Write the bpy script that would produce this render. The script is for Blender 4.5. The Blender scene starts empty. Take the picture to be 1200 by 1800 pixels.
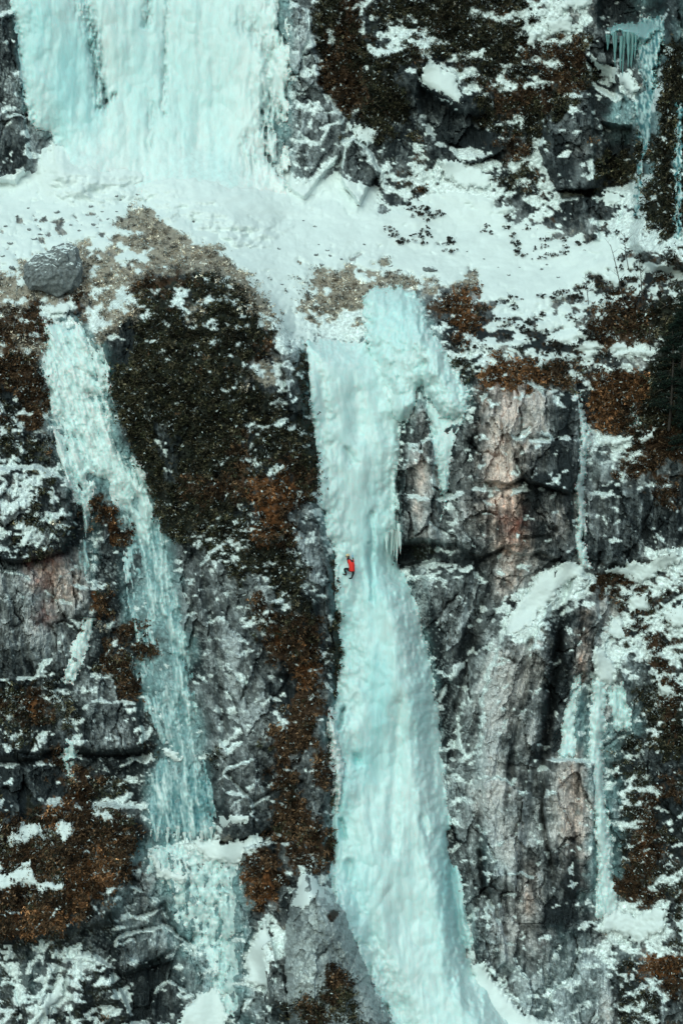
import bpy, math, random
import numpy as np
from mathutils import Vector, Matrix

# ------------------------------------------------------------------ camera
R = math.radians
SC = bpy.context.scene
COL = SC.collection
DIST, FPX, PITCH, CAMZ = 140.0, 3500.0, R(6.0), 14.0
CAM = np.array([0.0, -DIST, CAMZ])
cd = bpy.data.cameras.new('camera')
cd.sensor_fit = 'VERTICAL'
cd.sensor_height = 36.0
cd.lens = 36.0 * FPX / 1800.0
cd.clip_start = 1.0
cd.clip_end = 2000.0
co = bpy.data.objects.new('camera', cd)
co.location = CAM
co.rotation_euler = (R(90) - PITCH, 0, 0)
COL.objects.link(co)
SC.camera = co

# ------------------------------------------------------------------ sky, sun, exposure
SUN_EL, SUN_AZ = R(36), R(196)          # azimuth measured from +Y, clockwise: behind the camera, to its left
w = bpy.data.worlds.new('World')
SC.world = w
w.use_nodes = True
nt = w.node_tree
bg = nt.nodes['Background']
sky = nt.nodes.new('ShaderNodeTexSky')
sky.sky_type = 'NISHITA'
sky.sun_disc = False
sky.sun_elevation = SUN_EL
sky.sun_rotation = SUN_AZ
sky.air_density = 1.0
sky.dust_density = 4.0
sky.ozone_density = 1.0
nt.links.new(sky.outputs[0], bg.inputs[0])
bg.inputs[1].default_value = 0.12
sl = bpy.data.lights.new('sun', 'SUN')
sl.energy = 1.5
sl.angle = R(60)
sl.color = (1.0, 0.975, 0.945)
so = bpy.data.objects.new('sun', sl)
sdir = Vector((math.sin(SUN_AZ) * math.cos(SUN_EL), math.cos(SUN_AZ) * math.cos(SUN_EL), math.sin(SUN_EL)))
so.rotation_euler = sdir.to_track_quat('Z', 'Y').to_euler()
so.location = (0, -60, 60)
COL.objects.link(so)
vs = SC.view_settings
vs.view_transform = 'Standard'
vs.look = 'None'
vs.gamma = 1.0
vs.use_curve_mapping = False
vs.exposure = -0.41
vs.use_white_balance = True              # the cool cast of the photograph: camera white balance
vs.white_balance_whitepoint = (1.29, 1.0, 0.985)
try:
    SC.cycles.use_denoising = True
    SC.cycles.denoiser = 'OPENIMAGEDENOISE'
except Exception:
    pass

rng = np.random.default_rng(7)
random.seed(7)

# ------------------------------------------------------------------ helpers: coordinates
# Layout is worked out on a 1200 x 1800 plan of the wall (0.04 m to a unit at the wall);
# wpos gives the world point of a plan position at a depth Y (metres, away from the valley).
def wpos(px, py, Y):
    px = np.asarray(px, float); py = np.asarray(py, float); Y = np.asarray(Y, float)
    a = (px - 600.0) / FPX
    b = (900.0 - py) / FPX
    ry = math.cos(PITCH) + b * math.sin(PITCH)
    rz = -math.sin(PITCH) + b * math.cos(PITCH)
    t = (Y + DIST) / ry
    return np.stack([a * t, Y, CAMZ + rz * t], -1)

# ------------------------------------------------------------------ helpers: noise
def _hash(ix, iy, seed):
    h = (ix.astype(np.int64) * 374761393 + iy.astype(np.int64) * 668265263 + seed * 974634777) & 0xFFFFFFFF
    h = ((h ^ (h >> 13)) * 1274126177) & 0xFFFFFFFF
    h = ((h ^ (h >> 16)) * 2246822519) & 0xFFFFFFFF
    h = h ^ (h >> 15)
    return (h & 0xFFFFFF).astype(np.float32) / 16777216.0

def pnoise(x, y, seed=0):
    x = np.asarray(x, np.float32); y = np.asarray(y, np.float32)
    fx = np.floor(x); fy = np.floor(y)
    ix = fx.astype(np.int64); iy = fy.astype(np.int64)
    x = x - fx; y = y - fy
    u = x * x * x * (x * (x * 6 - 15) + 10); v = y * y * y * (y * (y * 6 - 15) + 10)
    def g(dx, dy):
        a = _hash(ix + dx, iy + dy, seed) * (2 * np.pi)
        return np.cos(a) * (x - dx) + np.sin(a) * (y - dy)
    a = g(0, 0); b = g(1, 0); c = g(0, 1); d = g(1, 1)
    return ((a + (b - a) * u) * (1 - v) + (c + (d - c) * u) * v) * 1.45

def fbm(x, y, seed=0, octs=4, gain=0.5):
    s = 0; a = 1.0; f = 1.0; n = 0
    for i in range(octs):
        s = s + a * pnoise(x * f + 17.3 * i, y * f - 9.1 * i, seed + i * 31)
        n += a; a *= gain; f *= 2.03
    return s / n

def facets(x, y, seed=0, tilt=1.0):
    """blocky rock: every cell is a plane of its own height and tilt; also returns distance to the joint"""
    x = np.asarray(x, np.float32); y = np.asarray(y, np.float32)
    ix = np.floor(x).astype(np.int64); iy = np.floor(y).astype(np.int64)
    best = np.full(x.shape, 9e9, np.float32); sec = best.copy(); val = np.zeros(x.shape, np.float32)
    for dx in (-1, 0, 1):
        for dy in (-1, 0, 1):
            cx = ix + dx; cy = iy + dy
            sx = cx + _hash(cx, cy, seed); sy = cy + _hash(cx, cy, seed + 101)
            ex = x - sx; ey = y - sy
            d = ex * ex + ey * ey
            h = (_hash(cx, cy, seed + 7) - .5) + tilt * ((_hash(cx, cy, seed + 11) - .5) * ex + (_hash(cx, cy, seed + 13) - .5) * ey)
            closer = d < best
            sec = np.where(closer, best, np.minimum(sec, d))
            val = np.where(closer, h, val)
            best = np.where(closer, d, best)
    return val, np.sqrt(sec) - np.sqrt(best)

def sstep(a, b, x):
    t = np.clip((x - a) / (b - a), 0, 1)
    return t * t * (3 - 2 * t)

def poly_sd(poly, x, y):
    """signed distance, positive inside"""
    P = np.asarray(poly, np.float32); n = len(P)
    x = np.asarray(x, np.float32); y = np.asarray(y, np.float32)
    d2 = np.full(x.shape, 1e12, np.float32); ins = np.zeros(x.shape, bool)
    for i in range(n):
        ax, ay = P[i]; bx, by = P[(i + 1) % n]
        ex, ey = bx - ax, by - ay
        wx, wy = x - ax, y - ay
        t = np.clip((wx * ex + wy * ey) / (ex * ex + ey * ey + 1e-9), 0, 1)
        d2 = np.minimum(d2, (wx - ex * t) ** 2 + (wy - ey * t) ** 2)
        if ay != by:
            c = ((ay <= y) != (by <= y)) & (x < ex * (y - ay) / ey + ax)
            ins ^= c
    d = np.sqrt(d2)
    return np.where(ins, d, -d)

def line_d(pts, x, y):
    P = np.asarray(pts, np.float32)
    d2 = np.full(x.shape, 1e12, np.float32)
    for i in range(len(P) - 1):
        ax, ay = P[i]; bx, by = P[i + 1]
        ex, ey = bx - ax, by - ay
        wx, wy = x - ax, y - ay
        t = np.clip((wx * ex + wy * ey) / (ex * ex + ey * ey + 1e-9), 0, 1)
        d2 = np.minimum(d2, (wx - ex * t) ** 2 + (wy - ey * t) ** 2)
    return np.sqrt(d2)

# ------------------------------------------------------------------ helpers: objects
def tag(o, label=None, cat=None, group=None, kind=None):
    if label: o['label'] = label
    if cat: o['category'] = cat
    if group: o['group'] = group
    if kind: o['kind'] = kind
    return o

def empty(name, loc=(0, 0, 0)):
    o = bpy.data.objects.new(name, None)
    o.empty_display_size = 0.3
    o.location = loc
    COL.objects.link(o)
    return o

def link(name, me, mat, parent=None, loc=None):
    o = bpy.data.objects.new(name, me)
    COL.objects.link(o)
    if mat and not me.materials: me.materials.append(mat)
    if parent is not None: o.parent = parent
    if loc is not None: o.location = loc
    return o

def mesh_np(name, V, F, tint=None, smooth=False):
    """V (n,3), F (m,3 or 4)"""
    me = bpy.data.meshes.new(name)
    V = np.ascontiguousarray(V, np.float32); F = np.ascontiguousarray(F, np.int32)
    k = F.shape[1]
    me.vertices.add(len(V)); me.vertices.foreach_set('co', V.ravel())
    me.loops.add(F.size); me.loops.foreach_set('vertex_index', F.ravel())
    me.polygons.add(len(F)); me.polygons.foreach_set('loop_start', np.arange(0, F.size, k, dtype=np.int32))
    me.polygons.foreach_set('use_smooth', np.full(len(F), smooth, bool))
    me.update(calc_edges=True)
    if tint is not None:
        a = me.attributes.new('tint', 'FLOAT_COLOR', 'POINT')
        c = np.ones((len(V), 4), np.float32); c[:, :3] = tint
        a.data.foreach_set('color', c.ravel())
    return me

def copy_tree(o, parent=None):
    c = o.copy(); COL.objects.link(c); c.parent = parent
    for ch in list(o.children): copy_tree(ch, c)
    return c

# ------------------------------------------------------------------ materials
def mat(name, rough=0.8, color=None, use_tint=True, nscale=3.0, namp=0.35, bump=0.0, bscale=8.0, spec=0.3,
        stretch=(1, 1, 1), sss=0.0, sheen=0.0, rough_var=0.0):
    m = bpy.data.materials.new(name); m.use_nodes = True
    t = m.node_tree; n = t.nodes; L = t.links
    b = n['Principled BSDF']
    b.inputs['Roughness'].default_value = rough
    b.inputs['Specular IOR Level'].default_value = spec
    tc = n.new('ShaderNodeTexCoord'); mp = n.new('ShaderNodeMapping')
    mp.inputs['Scale'].default_value = stretch
    L.new(tc.outputs['Object'], mp.inputs['Vector'])
    no = n.new('ShaderNodeTexNoise'); no.inputs['Scale'].default_value = nscale
    no.inputs['Detail'].default_value = 6; no.inputs['Roughness'].default_value = 0.65
    L.new(mp.outputs[0], no.inputs['Vector'])
    mr = n.new('ShaderNodeMapRange')
    mr.inputs['From Min'].default_value = .3; mr.inputs['From Max'].default_value = .7
    mr.inputs['To Min'].default_value = 1 - namp; mr.inputs['To Max'].default_value = 1 + namp
    L.new(no.outputs['Fac'], mr.inputs['Value'])
    mx = n.new('ShaderNodeVectorMath'); mx.operation = 'SCALE'
    if use_tint:
        at = n.new('ShaderNodeAttribute'); at.attribute_name = 'tint'
        L.new(at.outputs['Color'], mx.inputs[0])
    else:
        mx.inputs[0].default_value = color
    L.new(mr.outputs[0], mx.inputs['Scale'])
    L.new(mx.outputs[0], b.inputs['Base Color'])
    if rough_var:
        r2 = n.new('ShaderNodeMapRange')
        r2.inputs['From Min'].default_value = .3; r2.inputs['From Max'].default_value = .7
        r2.inputs['To Min'].default_value = rough - rough_var; r2.inputs['To Max'].default_value = rough + rough_var
        L.new(no.outputs['Fac'], r2.inputs['Value']); L.new(r2.outputs[0], b.inputs['Roughness'])
    if bump:
        n2 = n.new('ShaderNodeTexNoise'); n2.inputs['Scale'].default_value = bscale
        n2.inputs['Detail'].default_value = 5; n2.inputs['Roughness'].default_value = .6
        L.new(mp.outputs[0], n2.inputs['Vector'])
        bp = n.new('ShaderNodeBump'); bp.inputs['Strength'].default_value = bump; bp.inputs['Distance'].default_value = .08
        L.new(n2.outputs['Fac'], bp.inputs['Height']); L.new(bp.outputs[0], b.inputs['Normal'])
    if sss:
        b.inputs['Subsurface Weight'].default_value = sss
        b.inputs['Subsurface Radius'].default_value = (.25, .6, .6)
        b.inputs['Subsurface Scale'].default_value = .35
    return m

M_ROCK = mat('rock', .78, nscale=4.0, namp=.4, bump=.6, bscale=5.0, rough_var=.12)
M_ICE = mat('ice', .38, nscale=1.6, namp=.10, bump=.12, bscale=2.2, spec=.4, stretch=(1.6, 1.6, .35), rough_var=.14, sss=.6)
M_SNOW = mat('snow', .7, nscale=.8, namp=.05, bump=.25, bscale=3.0, spec=.2, sss=.0)
M_PLANT = mat('plant', .8, nscale=5.0, namp=.3, spec=.15)
M_BARK = mat('bark', .85, color=(.05, .042, .036), use_tint=False, nscale=9, namp=.5)
M_STONE = mat('stone', .8, color=(.20, .215, .22), use_tint=False, nscale=5, namp=.55, bump=.6, bscale=7)

def snowy(m):
    t = m.node_tree; n = t.nodes; L = t.links; b = n['Principled BSDF']
    g = n.new('ShaderNodeNewGeometry'); sp = n.new('ShaderNodeSeparateXYZ'); L.new(g.outputs['Normal'], sp.inputs[0])
    no = n.new('ShaderNodeTexNoise'); no.inputs['Scale'].default_value = 2.5; no.inputs['Detail'].default_value = 6
    tc = n.new('ShaderNodeTexCoord'); L.new(tc.outputs['Object'], no.inputs['Vector'])
    ad = n.new('ShaderNodeMath'); ad.operation = 'ADD'; L.new(sp.outputs['Z'], ad.inputs[0]); L.new(no.outputs['Fac'], ad.inputs[1])
    mr = n.new('ShaderNodeMapRange'); mr.inputs['From Min'].default_value = 1.12; mr.inputs['From Max'].default_value = 1.22; L.new(ad.outputs[0], mr.inputs['Value'])
    old = b.inputs['Base Color'].links[0].from_socket
    mx = n.new('ShaderNodeMix'); mx.data_type = 'RGBA'; L.new(mr.outputs[0], mx.inputs['Factor']); L.new(old, mx.inputs['A']); mx.inputs['B'].default_value = (.8, .86, .85, 1)
    L.new(mx.outputs['Result'], b.inputs['Base Color'])
snowy(M_STONE)

# ------------------------------------------------------------------ the grid of the wall
gx = np.concatenate([np.arange(-240, -8, 8.0), np.arange(-8, 1209, 2.0), np.arange(1216, 1441, 8.0)])
gy = np.concatenate([np.arange(-200, -8, 8.0), np.arange(-8, 1809, 2.0), np.arange(1816, 1977, 8.0)])
PX, PY = np.meshgrid(gx.astype(np.float32), gy.astype(np.float32))
NY, NX = PX.shape

# outlines of the big icefalls
UP = [(14, -230), (16, 0), (28, 60), (34, 130), (42, 190), (58, 225), (85, 235), (104, 265), (108, 330), (180, 345), (250, 345), (320, 365), (400, 390),
      (478, 385), (490, 350), (505, 352), (540, 352), (520, 300), (506, 260), (508, 200), (516, 130), (512, 60), (505, 0), (505, -230)]
LF = [(62, 552), (120, 556), (160, 572), (188, 620), (200, 690), (206, 780), (245, 812), (268, 850), (288, 905), (303, 980), (328, 1055), (345, 1150), (350, 1250),
      (368, 1330), (384, 1400), (383, 1478), (262, 1478), (258, 1380), (252, 1290), (240, 1230), (225, 1120), (215, 1000), (206, 900), (180, 868), (168, 900), (165, 980),
      (150, 1060), (132, 1000), (136, 900), (112, 845), (95, 780), (78, 700), (66, 630)]
MF = [(528, 600), (560, 592), (600, 600), (645, 600), (690, 645), (708, 720), (702, 790), (698, 840), (702, 930), (694, 985), (722, 1020), (742, 1075), (752, 1150), (766, 1200), (774, 1300),
      (788, 1400), (802, 1500), (816, 1570), (828, 1650), (836, 1710), (900, 1800), (980, 1990), (770, 1990), (690, 1800), (650, 1720), (622, 1650), (600, 1598), (583, 1560), (579, 1490),
      (580, 1420), (588, 1340), (572, 1285), (590, 1230), (597, 1150), (588, 1050), (585, 970), (570, 920), (556, 880), (560, 800), (545, 730), (535, 680)]
BU = [(634, 520), (655, 503), (700, 500), (738, 522), (755, 570), (785, 620), (815, 668), (826, 700), (818, 736), (792, 748), (770, 738), (755, 712), (742, 690), (735, 715), (712, 748), (690, 748), (668, 700), (648, 650), (640, 590)]

# what covers each 40-unit square of the wall
CLS = """
GiiiiiiiiiiiiGmbkmmmmvmvSSdddd
diiiiiiiiiiiiGmbkkvmmmmvvvddid
diiiiiiiiiiiGGmmkmvvvmmvvbddim
GiiiiiiiiiiiiGbbmdddvvvvbmvSdm
GiiiiiiiiiiiiGGbmmdddmbbmddiim
dGiiiiiiiiiiiGGkmdkddmkmdddiim
dGGiiiiiiiiiGGGGkdvdddbkdbddmm
dGsssssiiiiiGGGGGvvssvkvddmmim
sssssSSssssssGsGGkvssskvvddsmm
SSSSSStsssssssssssssssgvvdgvmm
SSSSStttSsSSsssssssssssSSSvsSmd
SSSttSttttSSsSSSSssssssssssSvvd
ttttttbbmmttSStttttStssssSvvvv
tbsbttmmtmmtStttiiibovSSSvSbvm
bbiitdmmmmmmtSSSiiikovvvSSbbmm
btiiidmmmmmbGiiiiiikvSSvvvvsSm
bbiiidmmmmmtGiiiiiikkooobvvomm
kbiiikmmmmmmkiiiiiiiipppddoomm
kbiiiikmmmmmkiiiiGpidpppdgobmm
kkdiiiikmmbkmkiiikpidppgdgSSbb
kkkiiiiimmbkbmiiidpigppgdgGbbd
SkkdiiiibbboobiiidpigppddggddB
kkkdbiikmmkobGiiidpGgprdpdgddd
kSkdibiikkkobGiiidpGgprdpdgddd
ddppidiigkkmkGiiiddGdpppddddSS
gprpidiigGkGmGiiidGGGgpSvsbvvv
ggppbiiigGGGkmiiiiGgGGgssgpvvv
gpgkibiiGGGkbbGiiiggggsSddpvvv
ggggikbiiGGkbbkdiiiggdppdpsvvv
gkkikbiidGGgdodiiiidGpppdpsGkv
kbkGGbiidGGGdbiiiiiggpppdipGkv
kbkkdgkiiGGGkbiiiiiggppgdipikm
kkdiggkiiGGgbbiiiiigGpGpdiikkm
ddbiddkiikggbgbiiiigGpggppikdd
dddbkkiiidggbgGiiiiGGppgppikkb
dmobkkiiidGkbggiiiiGgpggppikkd
vvvbbbdiiSddbbiiiiikggpgppikbk
vvbbobiiSSSbgbbiiiiggGpggpikbk
vvvoobgiiiiobSGiiiigggpggdibkk
bvvobGgiiiiodggGiiiiGgppddibbk
boodkGgGiiigSkggiiiiGgppddSssk
kkkkdgGGiiiSSgggiiiiGgppGGSGSk
kGkSkgddGiiSgggGiiiiSgGgGGGkoo
kGSkkkddGiiGgkkmgiiissgGGGgkkb
kSkkvkddSSGGkmkkgiiisssGGGpkkd
""".split()
CLS = [r.replace('B', 'b')[:30] for r in CLS]
#        tone warm moss brown orange tan snow  ice
PAR = {'s': (.5, 0, 0, 0, 0, 0, 1.0, 0), 'S': (.5, .2, 0, .1, 0, .35, .70, 0), 'g': (.46, .08, .05, 0, 0, 0, .18, 0),
       'G': (.60, .03, .10, 0, 0, 0, .30, .10), 'd': (.08, 0, .10, 0, 0, 0, .12, 0), 'p': (.80, .30, 0, 0, 0, 0, .17, 0),
       'r': (.55, 1.6, 0, .05, .1, 0, .10, 0), 'm': (.2, .1, .95, .2, 0, .03, .12, 0), 'b': (.25, .2, .35, .85, .1, .05, .12, 0),
       'o': (.3, .3, .15, .5, .8, .15, .15, 0), 't': (.5, .5, .12, .12, .03, .9, .33, 0), 'k': (.08, .05, .5, .15, 0, 0, .38, 0),
       'v': (.12, .1, .45, .45, .05, .02, .50, 0), 'i': (.40, 0, .05, 0, 0, 0, .22, .55)}
PM = np.array([[PAR[c] for c in r] for r in CLS], np.float32)        # 45 x 30 x 8
PM = np.pad(PM, ((6, 6), (7, 7), (0, 0)), mode='reflect')
wx = PX + 34 * fbm(PX / 60, PY / 60, 5, 3) + 20 * fbm(PX / 17, PY / 17, 6, 3)
wy = PY + 34 * fbm(PX / 60, PY / 60, 8, 3) + 20 * fbm(PX / 17, PY / 17, 9, 3)
u = np.clip(wx / 40 - .5 + 7, 0, PM.shape[1] - 1.001); v = np.clip(wy / 40 - .5 + 6, 0, PM.shape[0] - 1.001)
iu = u.astype(int); iv = v.astype(int); fu = (u - iu); fv = (v - iv)
fu = fu[..., None]; fv = fv[..., None]
A = (PM[iv, iu] * (1 - fu) + PM[iv, iu + 1] * fu) * (1 - fv) + (PM[iv + 1, iu] * (1 - fu) + PM[iv + 1, iu + 1] * fu) * fv
tone, warm, moss, brown, orange, tan, cov, icy = [A[..., i].copy() for i in range(8)]

# bands, stains, bare faces, snow-filled seams, shade painted dark under overhangs and in recesses: channel, points, width, amount
STROKES = '''
t 832 700 832 740 830 800|9|-.45
t 1000 700 1000 780 1000 850|16|-.35
t 925 838 960 850 1010 855|9|-.5
t 870 770 890 800 880 835|26|.15
t 835 880 870 872 920 838|4|-.5
t 932 860 932 890|11|-.45
t 995 880 995 960|13|-.3
t 800 974 845 984 880 968|4|-.5
t 940 976 985 990|4|-.5
m 1120 915 1125 915|70|-.6
t 1085 880 1082 940|3|.4
t 1126 880 1124 965|3|.4
t 1148 870 1148 940|3|.35
s 1060 850 1070 880|22|.18
t 870 1130 862 1250 866 1400 880 1540|20|.32
w 880 700 890 780 880 840|60|.45
w 860 900 960 920|50|.25
w 900 1000 880 1040|20|.4
s 885 1108 857 1190 848 1235 845 1330|4|.45
t 978 1080 966 1200 950 1330|13|-.42
t 940 1130 930 1220 918 1320|5|-.35
t 905 1150 898 1260 890 1420|5|-.25
w 1028 1080 1022 1180 1014 1320|12|.8
t 977 1290 975 1335|8|-.45
w 1008 1350 1008 1460 1010 1540|26|.4
t 1008 1350 1008 1460 1010 1540|24|-.12
t 842 1070 822 1110 808 1170|8|-.5
s 800 1190 832 1140|4|.5
s 812 1240 800 1290 815 1330|5|.4
s 770 1230 800 1180|6|.45
t 960 1500 975 1560 990 1640|20|-.3
w 932 1520 930 1600|11|.5
t 930 1520 930 1600|9|-.1
t 850 1490 849 1560|3|-.6
t 889 1530 893 1610|3|-.6
t 838 1625 842 1680|7|-.6
t 862 1650 862 1690|12|.1
s 855 1600 857 1625|4|.5
t 915 1440 910 1500|6|.25
t 1000 1440 1010 1560|7|-.2
t 705 760 708 840 704 900|6|-.5
t 696 870 696 895|7|-.7
t 705 968 765 968|14|-.6
m 735 968 736 968|30|.5
t 785 740 795 800|8|-.35
w 738 800 735 900|12|.5
t 750 740 760 880|5|-.3
t 720 1000 735 1060 748 1140|9|-.35
t 765 1120 760 1210|9|-.5
t 770 1060 775 1120|9|.2
s 778 1205 770 1260|6|.35
t 410 1110 405 1200 410 1290|22|.22
s 400 1190 415 1200|18|.22
s 400 1280 420 1290|18|.22
t 500 1180 510 1230|14|-.35
t 589 1080 592 1150 589 1210|5|-.5
s 410 950 425 965 440 960|5|.45
t 0 978 60 982 118 968|9|-.7
m 30 975 90 975|14|.4
t 40 1040 80 1080 60 1140|34|.22
m 40 1060 80 1100|40|-.5
s 80 1040 110 1055 125 1058|3|.5
t 206 960 208 1010 206 1070|7|-.5
t -100 1334 60 1336 110 1326 250 1328|9|-.7
t 205 1275 206 1300|28|.12
m 205 1275 206 1300|32|-.6
t 20 1375 90 1385|24|-.25
t 196 1610 204 1660 208 1710|7|-.7
t 230 1685 275 1660|14|.3
m 230 1685 275 1660|26|-.7
t 210 1718 250 1708 300 1692|6|-.7
t 265 1770 266 1790|20|-.3
m 265 1770 266 1790|30|-.5
s 205 1590 195 1620|9|.3
s 28 1700 34 1760|8|.35
t 50 1650 56 1750|5|-.5
t 85 1660 92 1700|5|-.4
s 70 1655 76 1690|4|.35
t 400 1482 432 1480 465 1468|7|-.7
t 545 1640 560 1680|38|.12
m 545 1620 560 1690|45|-.6
b 590 1710 592 1755|15|.9
b 545 1770 560 1800|18|.8
s 480 1700 500 1720|5|-.4
t 478 1690 492 1750|7|.1
b 455 1510 460 1540|20|.7
b 455 1580 455 1600|9|.8
m 500 1500 520 1530|18|-.7
b 520 1440 540 1500|26|.7
s 541 20 545 70 532 92 536 125|3.5|.6
s 602 210 576 224 562 250 512 244|3.5|.6
s 600 272 566 302 546 338|3.5|.6
s 560 185 545 215|4|.45
t 540 190 545 260|22|-.1
s 608 247 600 292|3.5|.5
m 740 165 800 232 850 265|26|-.8
b 740 165 800 232 850 265|26|-.5
t 740 165 800 232 850 265|28|-.25
s 740 165 800 232|22|-.2
t 985 338 1045 336|7|-.8
m 1030 380 1031 390|26|-1
s 1030 375 1032 395|22|-.5
t 1030 375 1032 395|24|.25
m 1005 230 1012 300|26|-.8
b 1005 230 1012 300|26|-.6
t 1005 230 1012 300|26|.12
s 1040 280 1038 310|4|.7
s 985 272 1000 266|5|.6
t 1080 20 1120 20|34|-.3
s 1080 20 1120 20|40|-.4
t 1055 135 1070 140|12|-.5
t 1085 260 1085 320|20|-.4
s 1085 260 1085 320|22|-.4
b 590 60 595 150 600 180|20|.7
s 600 25 597 35|6|.6
s 580 50 585 90|5|.5
s 635 20 638 60|5|.45
s 680 30 690 90|9|.3
b 930 90 1000 110 1010 150|18|.6
s 830 20 860 30|12|.45
s 905 20 950 30|14|.45
s 870 60 960 55|14|.2
s 830 150 850 160|9|.5
s 880 160 900 150|6|.5
s 915 205 917 220|5|.6
s 935 275 945 280|8|.6
s 955 300 968 320|5|.6
s 900 285 905 300|7|.5
o 800 540 815 560|14|.8
o 850 655 900 645 950 660|9|.8
o 1090 690 1115 680|20|.6
o 1075 720 1080 745|12|.6
b 1070 540 1075 570|24|.7
b 1075 590 1120 600|22|.7
s 1070 640 1100 632|8|-.3
b 1110 800 1160 780 1190 750|24|.6
b 1080 1020 1120 1025|16|.7
b 1130 1100 1170 1200 1180 1300|14|.6
b 1135 1400 1128 1480 1120 1580|13|.9
o 1130 1470 1128 1500|8|.6
o 1180 1690 1150 1705|14|.7
m 1165 1250 1170 1320|20|.5
o 490 920 455 940|14|.6
o 480 1110 500 1130|12|.5
o 535 1180 545 1190|10|.6
b 530 1290 535 1250|13|.7
b 560 1330 570 1380|9|.8
b 455 1050 480 1130|20|.6
o 150 1570 180 1540|22|.3
o 60 1250 55 1235|14|.5
o 195 900 200 950|7|.8
o 165 1045 170 1070|11|.6
b 190 1130 188 1170|12|.8
o 175 565 178 570|7|.6
d 250 380 300 420 380 470 470 530|16|.45
d 330 400 360 440|12|.4
m 585 985 592 1060 596 1150 590 1225|7|.7
s 585 985 592 1060 596 1150 590 1225|8|-.3
t 585 985 592 1060 596 1150 590 1225|9|-.4
m 580 1300 586 1400 578 1500|7|.5
s 580 1300 586 1400 578 1500|8|-.3
m 528 640 545 760 550 870|20|.7
s 528 640 545 760 550 870|20|-.12
m 222 660 240 760 285 860 310 930|24|.8
s 222 660 240 760 285 860 310 930|22|-.12
m 330 900 400 940 480 1000|40|.35
d 230 362 300 415 390 468 500 560|24|.55
s 240 372 300 415 390 468 490 552|17|-.42
d 540 490 600 500 640 520|26|.5
s 545 495 600 500 630 520|22|-.3
d 20 500 30 600|26|.4
s 545 1620 570 1690 600 1740|40|-.25
t 545 1620 570 1690 600 1740|40|.12
m 660 1780 640 1740|20|-.5
s 80 1030 60 1120|45|-.15
t 745 1040 765 1110 775 1200 790 1330|10|-.45
s 30 1460 60 1540 100 1590|45|-.4
b 30 1460 60 1540 100 1590|45|.4
s 400 430 440 470 490 540 520 580|10|.4
'''
_ch = {'t': tone, 'w': warm, 'm': moss, 'b': brown, 'o': orange, 'd': tan, 's': cov}
_jx = PX + 7 * fbm(PX / 22, PY / 22, 11, 3); _jy = PY + 7 * fbm(PX / 22, PY / 22, 12, 3)
for ln in STROKES.strip().split('\n'):
    a_, w_, am = ln.split('|'); t_ = a_.split(); P_ = np.array([float(q) for q in t_[1:]]).reshape(-1, 2); w_ = float(w_)
    i0, i1 = np.searchsorted(gy, [P_[:, 1].min() - 2.6 * w_ - 8, P_[:, 1].max() + 2.6 * w_ + 8]); j0, j1 = np.searchsorted(gx, [P_[:, 0].min() - 2.6 * w_ - 8, P_[:, 0].max() + 2.6 * w_ + 8])
    S2 = np.s_[i0:i1, j0:j1]
    d_ = np.full(_jx[S2].shape, 1e9)
    for q in range(len(P_) - 1):
        e_ = P_[q + 1] - P_[q]; vx = _jx[S2] - P_[q, 0]; vy = _jy[S2] - P_[q, 1]
        tt = np.clip((vx * e_[0] + vy * e_[1]) / (e_ @ e_ + 1e-9), 0, 1)
        d_ = np.minimum(d_, np.hypot(vx - e_[0] * tt, vy - e_[1] * tt))
    _ch[t_[0]][S2] += float(am) * np.exp(-(d_ / w_) ** 2)
for c_ in (warm, moss, brown, orange, tan, cov): np.clip(c_, 0, 1.2, out=c_)
_ice = np.zeros_like(PX)
for P_ in (UP, LF, MF, BU): _ice = np.maximum(_ice, sstep(-16, 4, poly_sd(P_, _jx, _jy)))
_ice = np.maximum(_ice, ((PX > 1000) | (PY > 1470)).astype(np.float32))
tone -= .25 * icy * (1 - _ice); icy *= _ice


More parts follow.
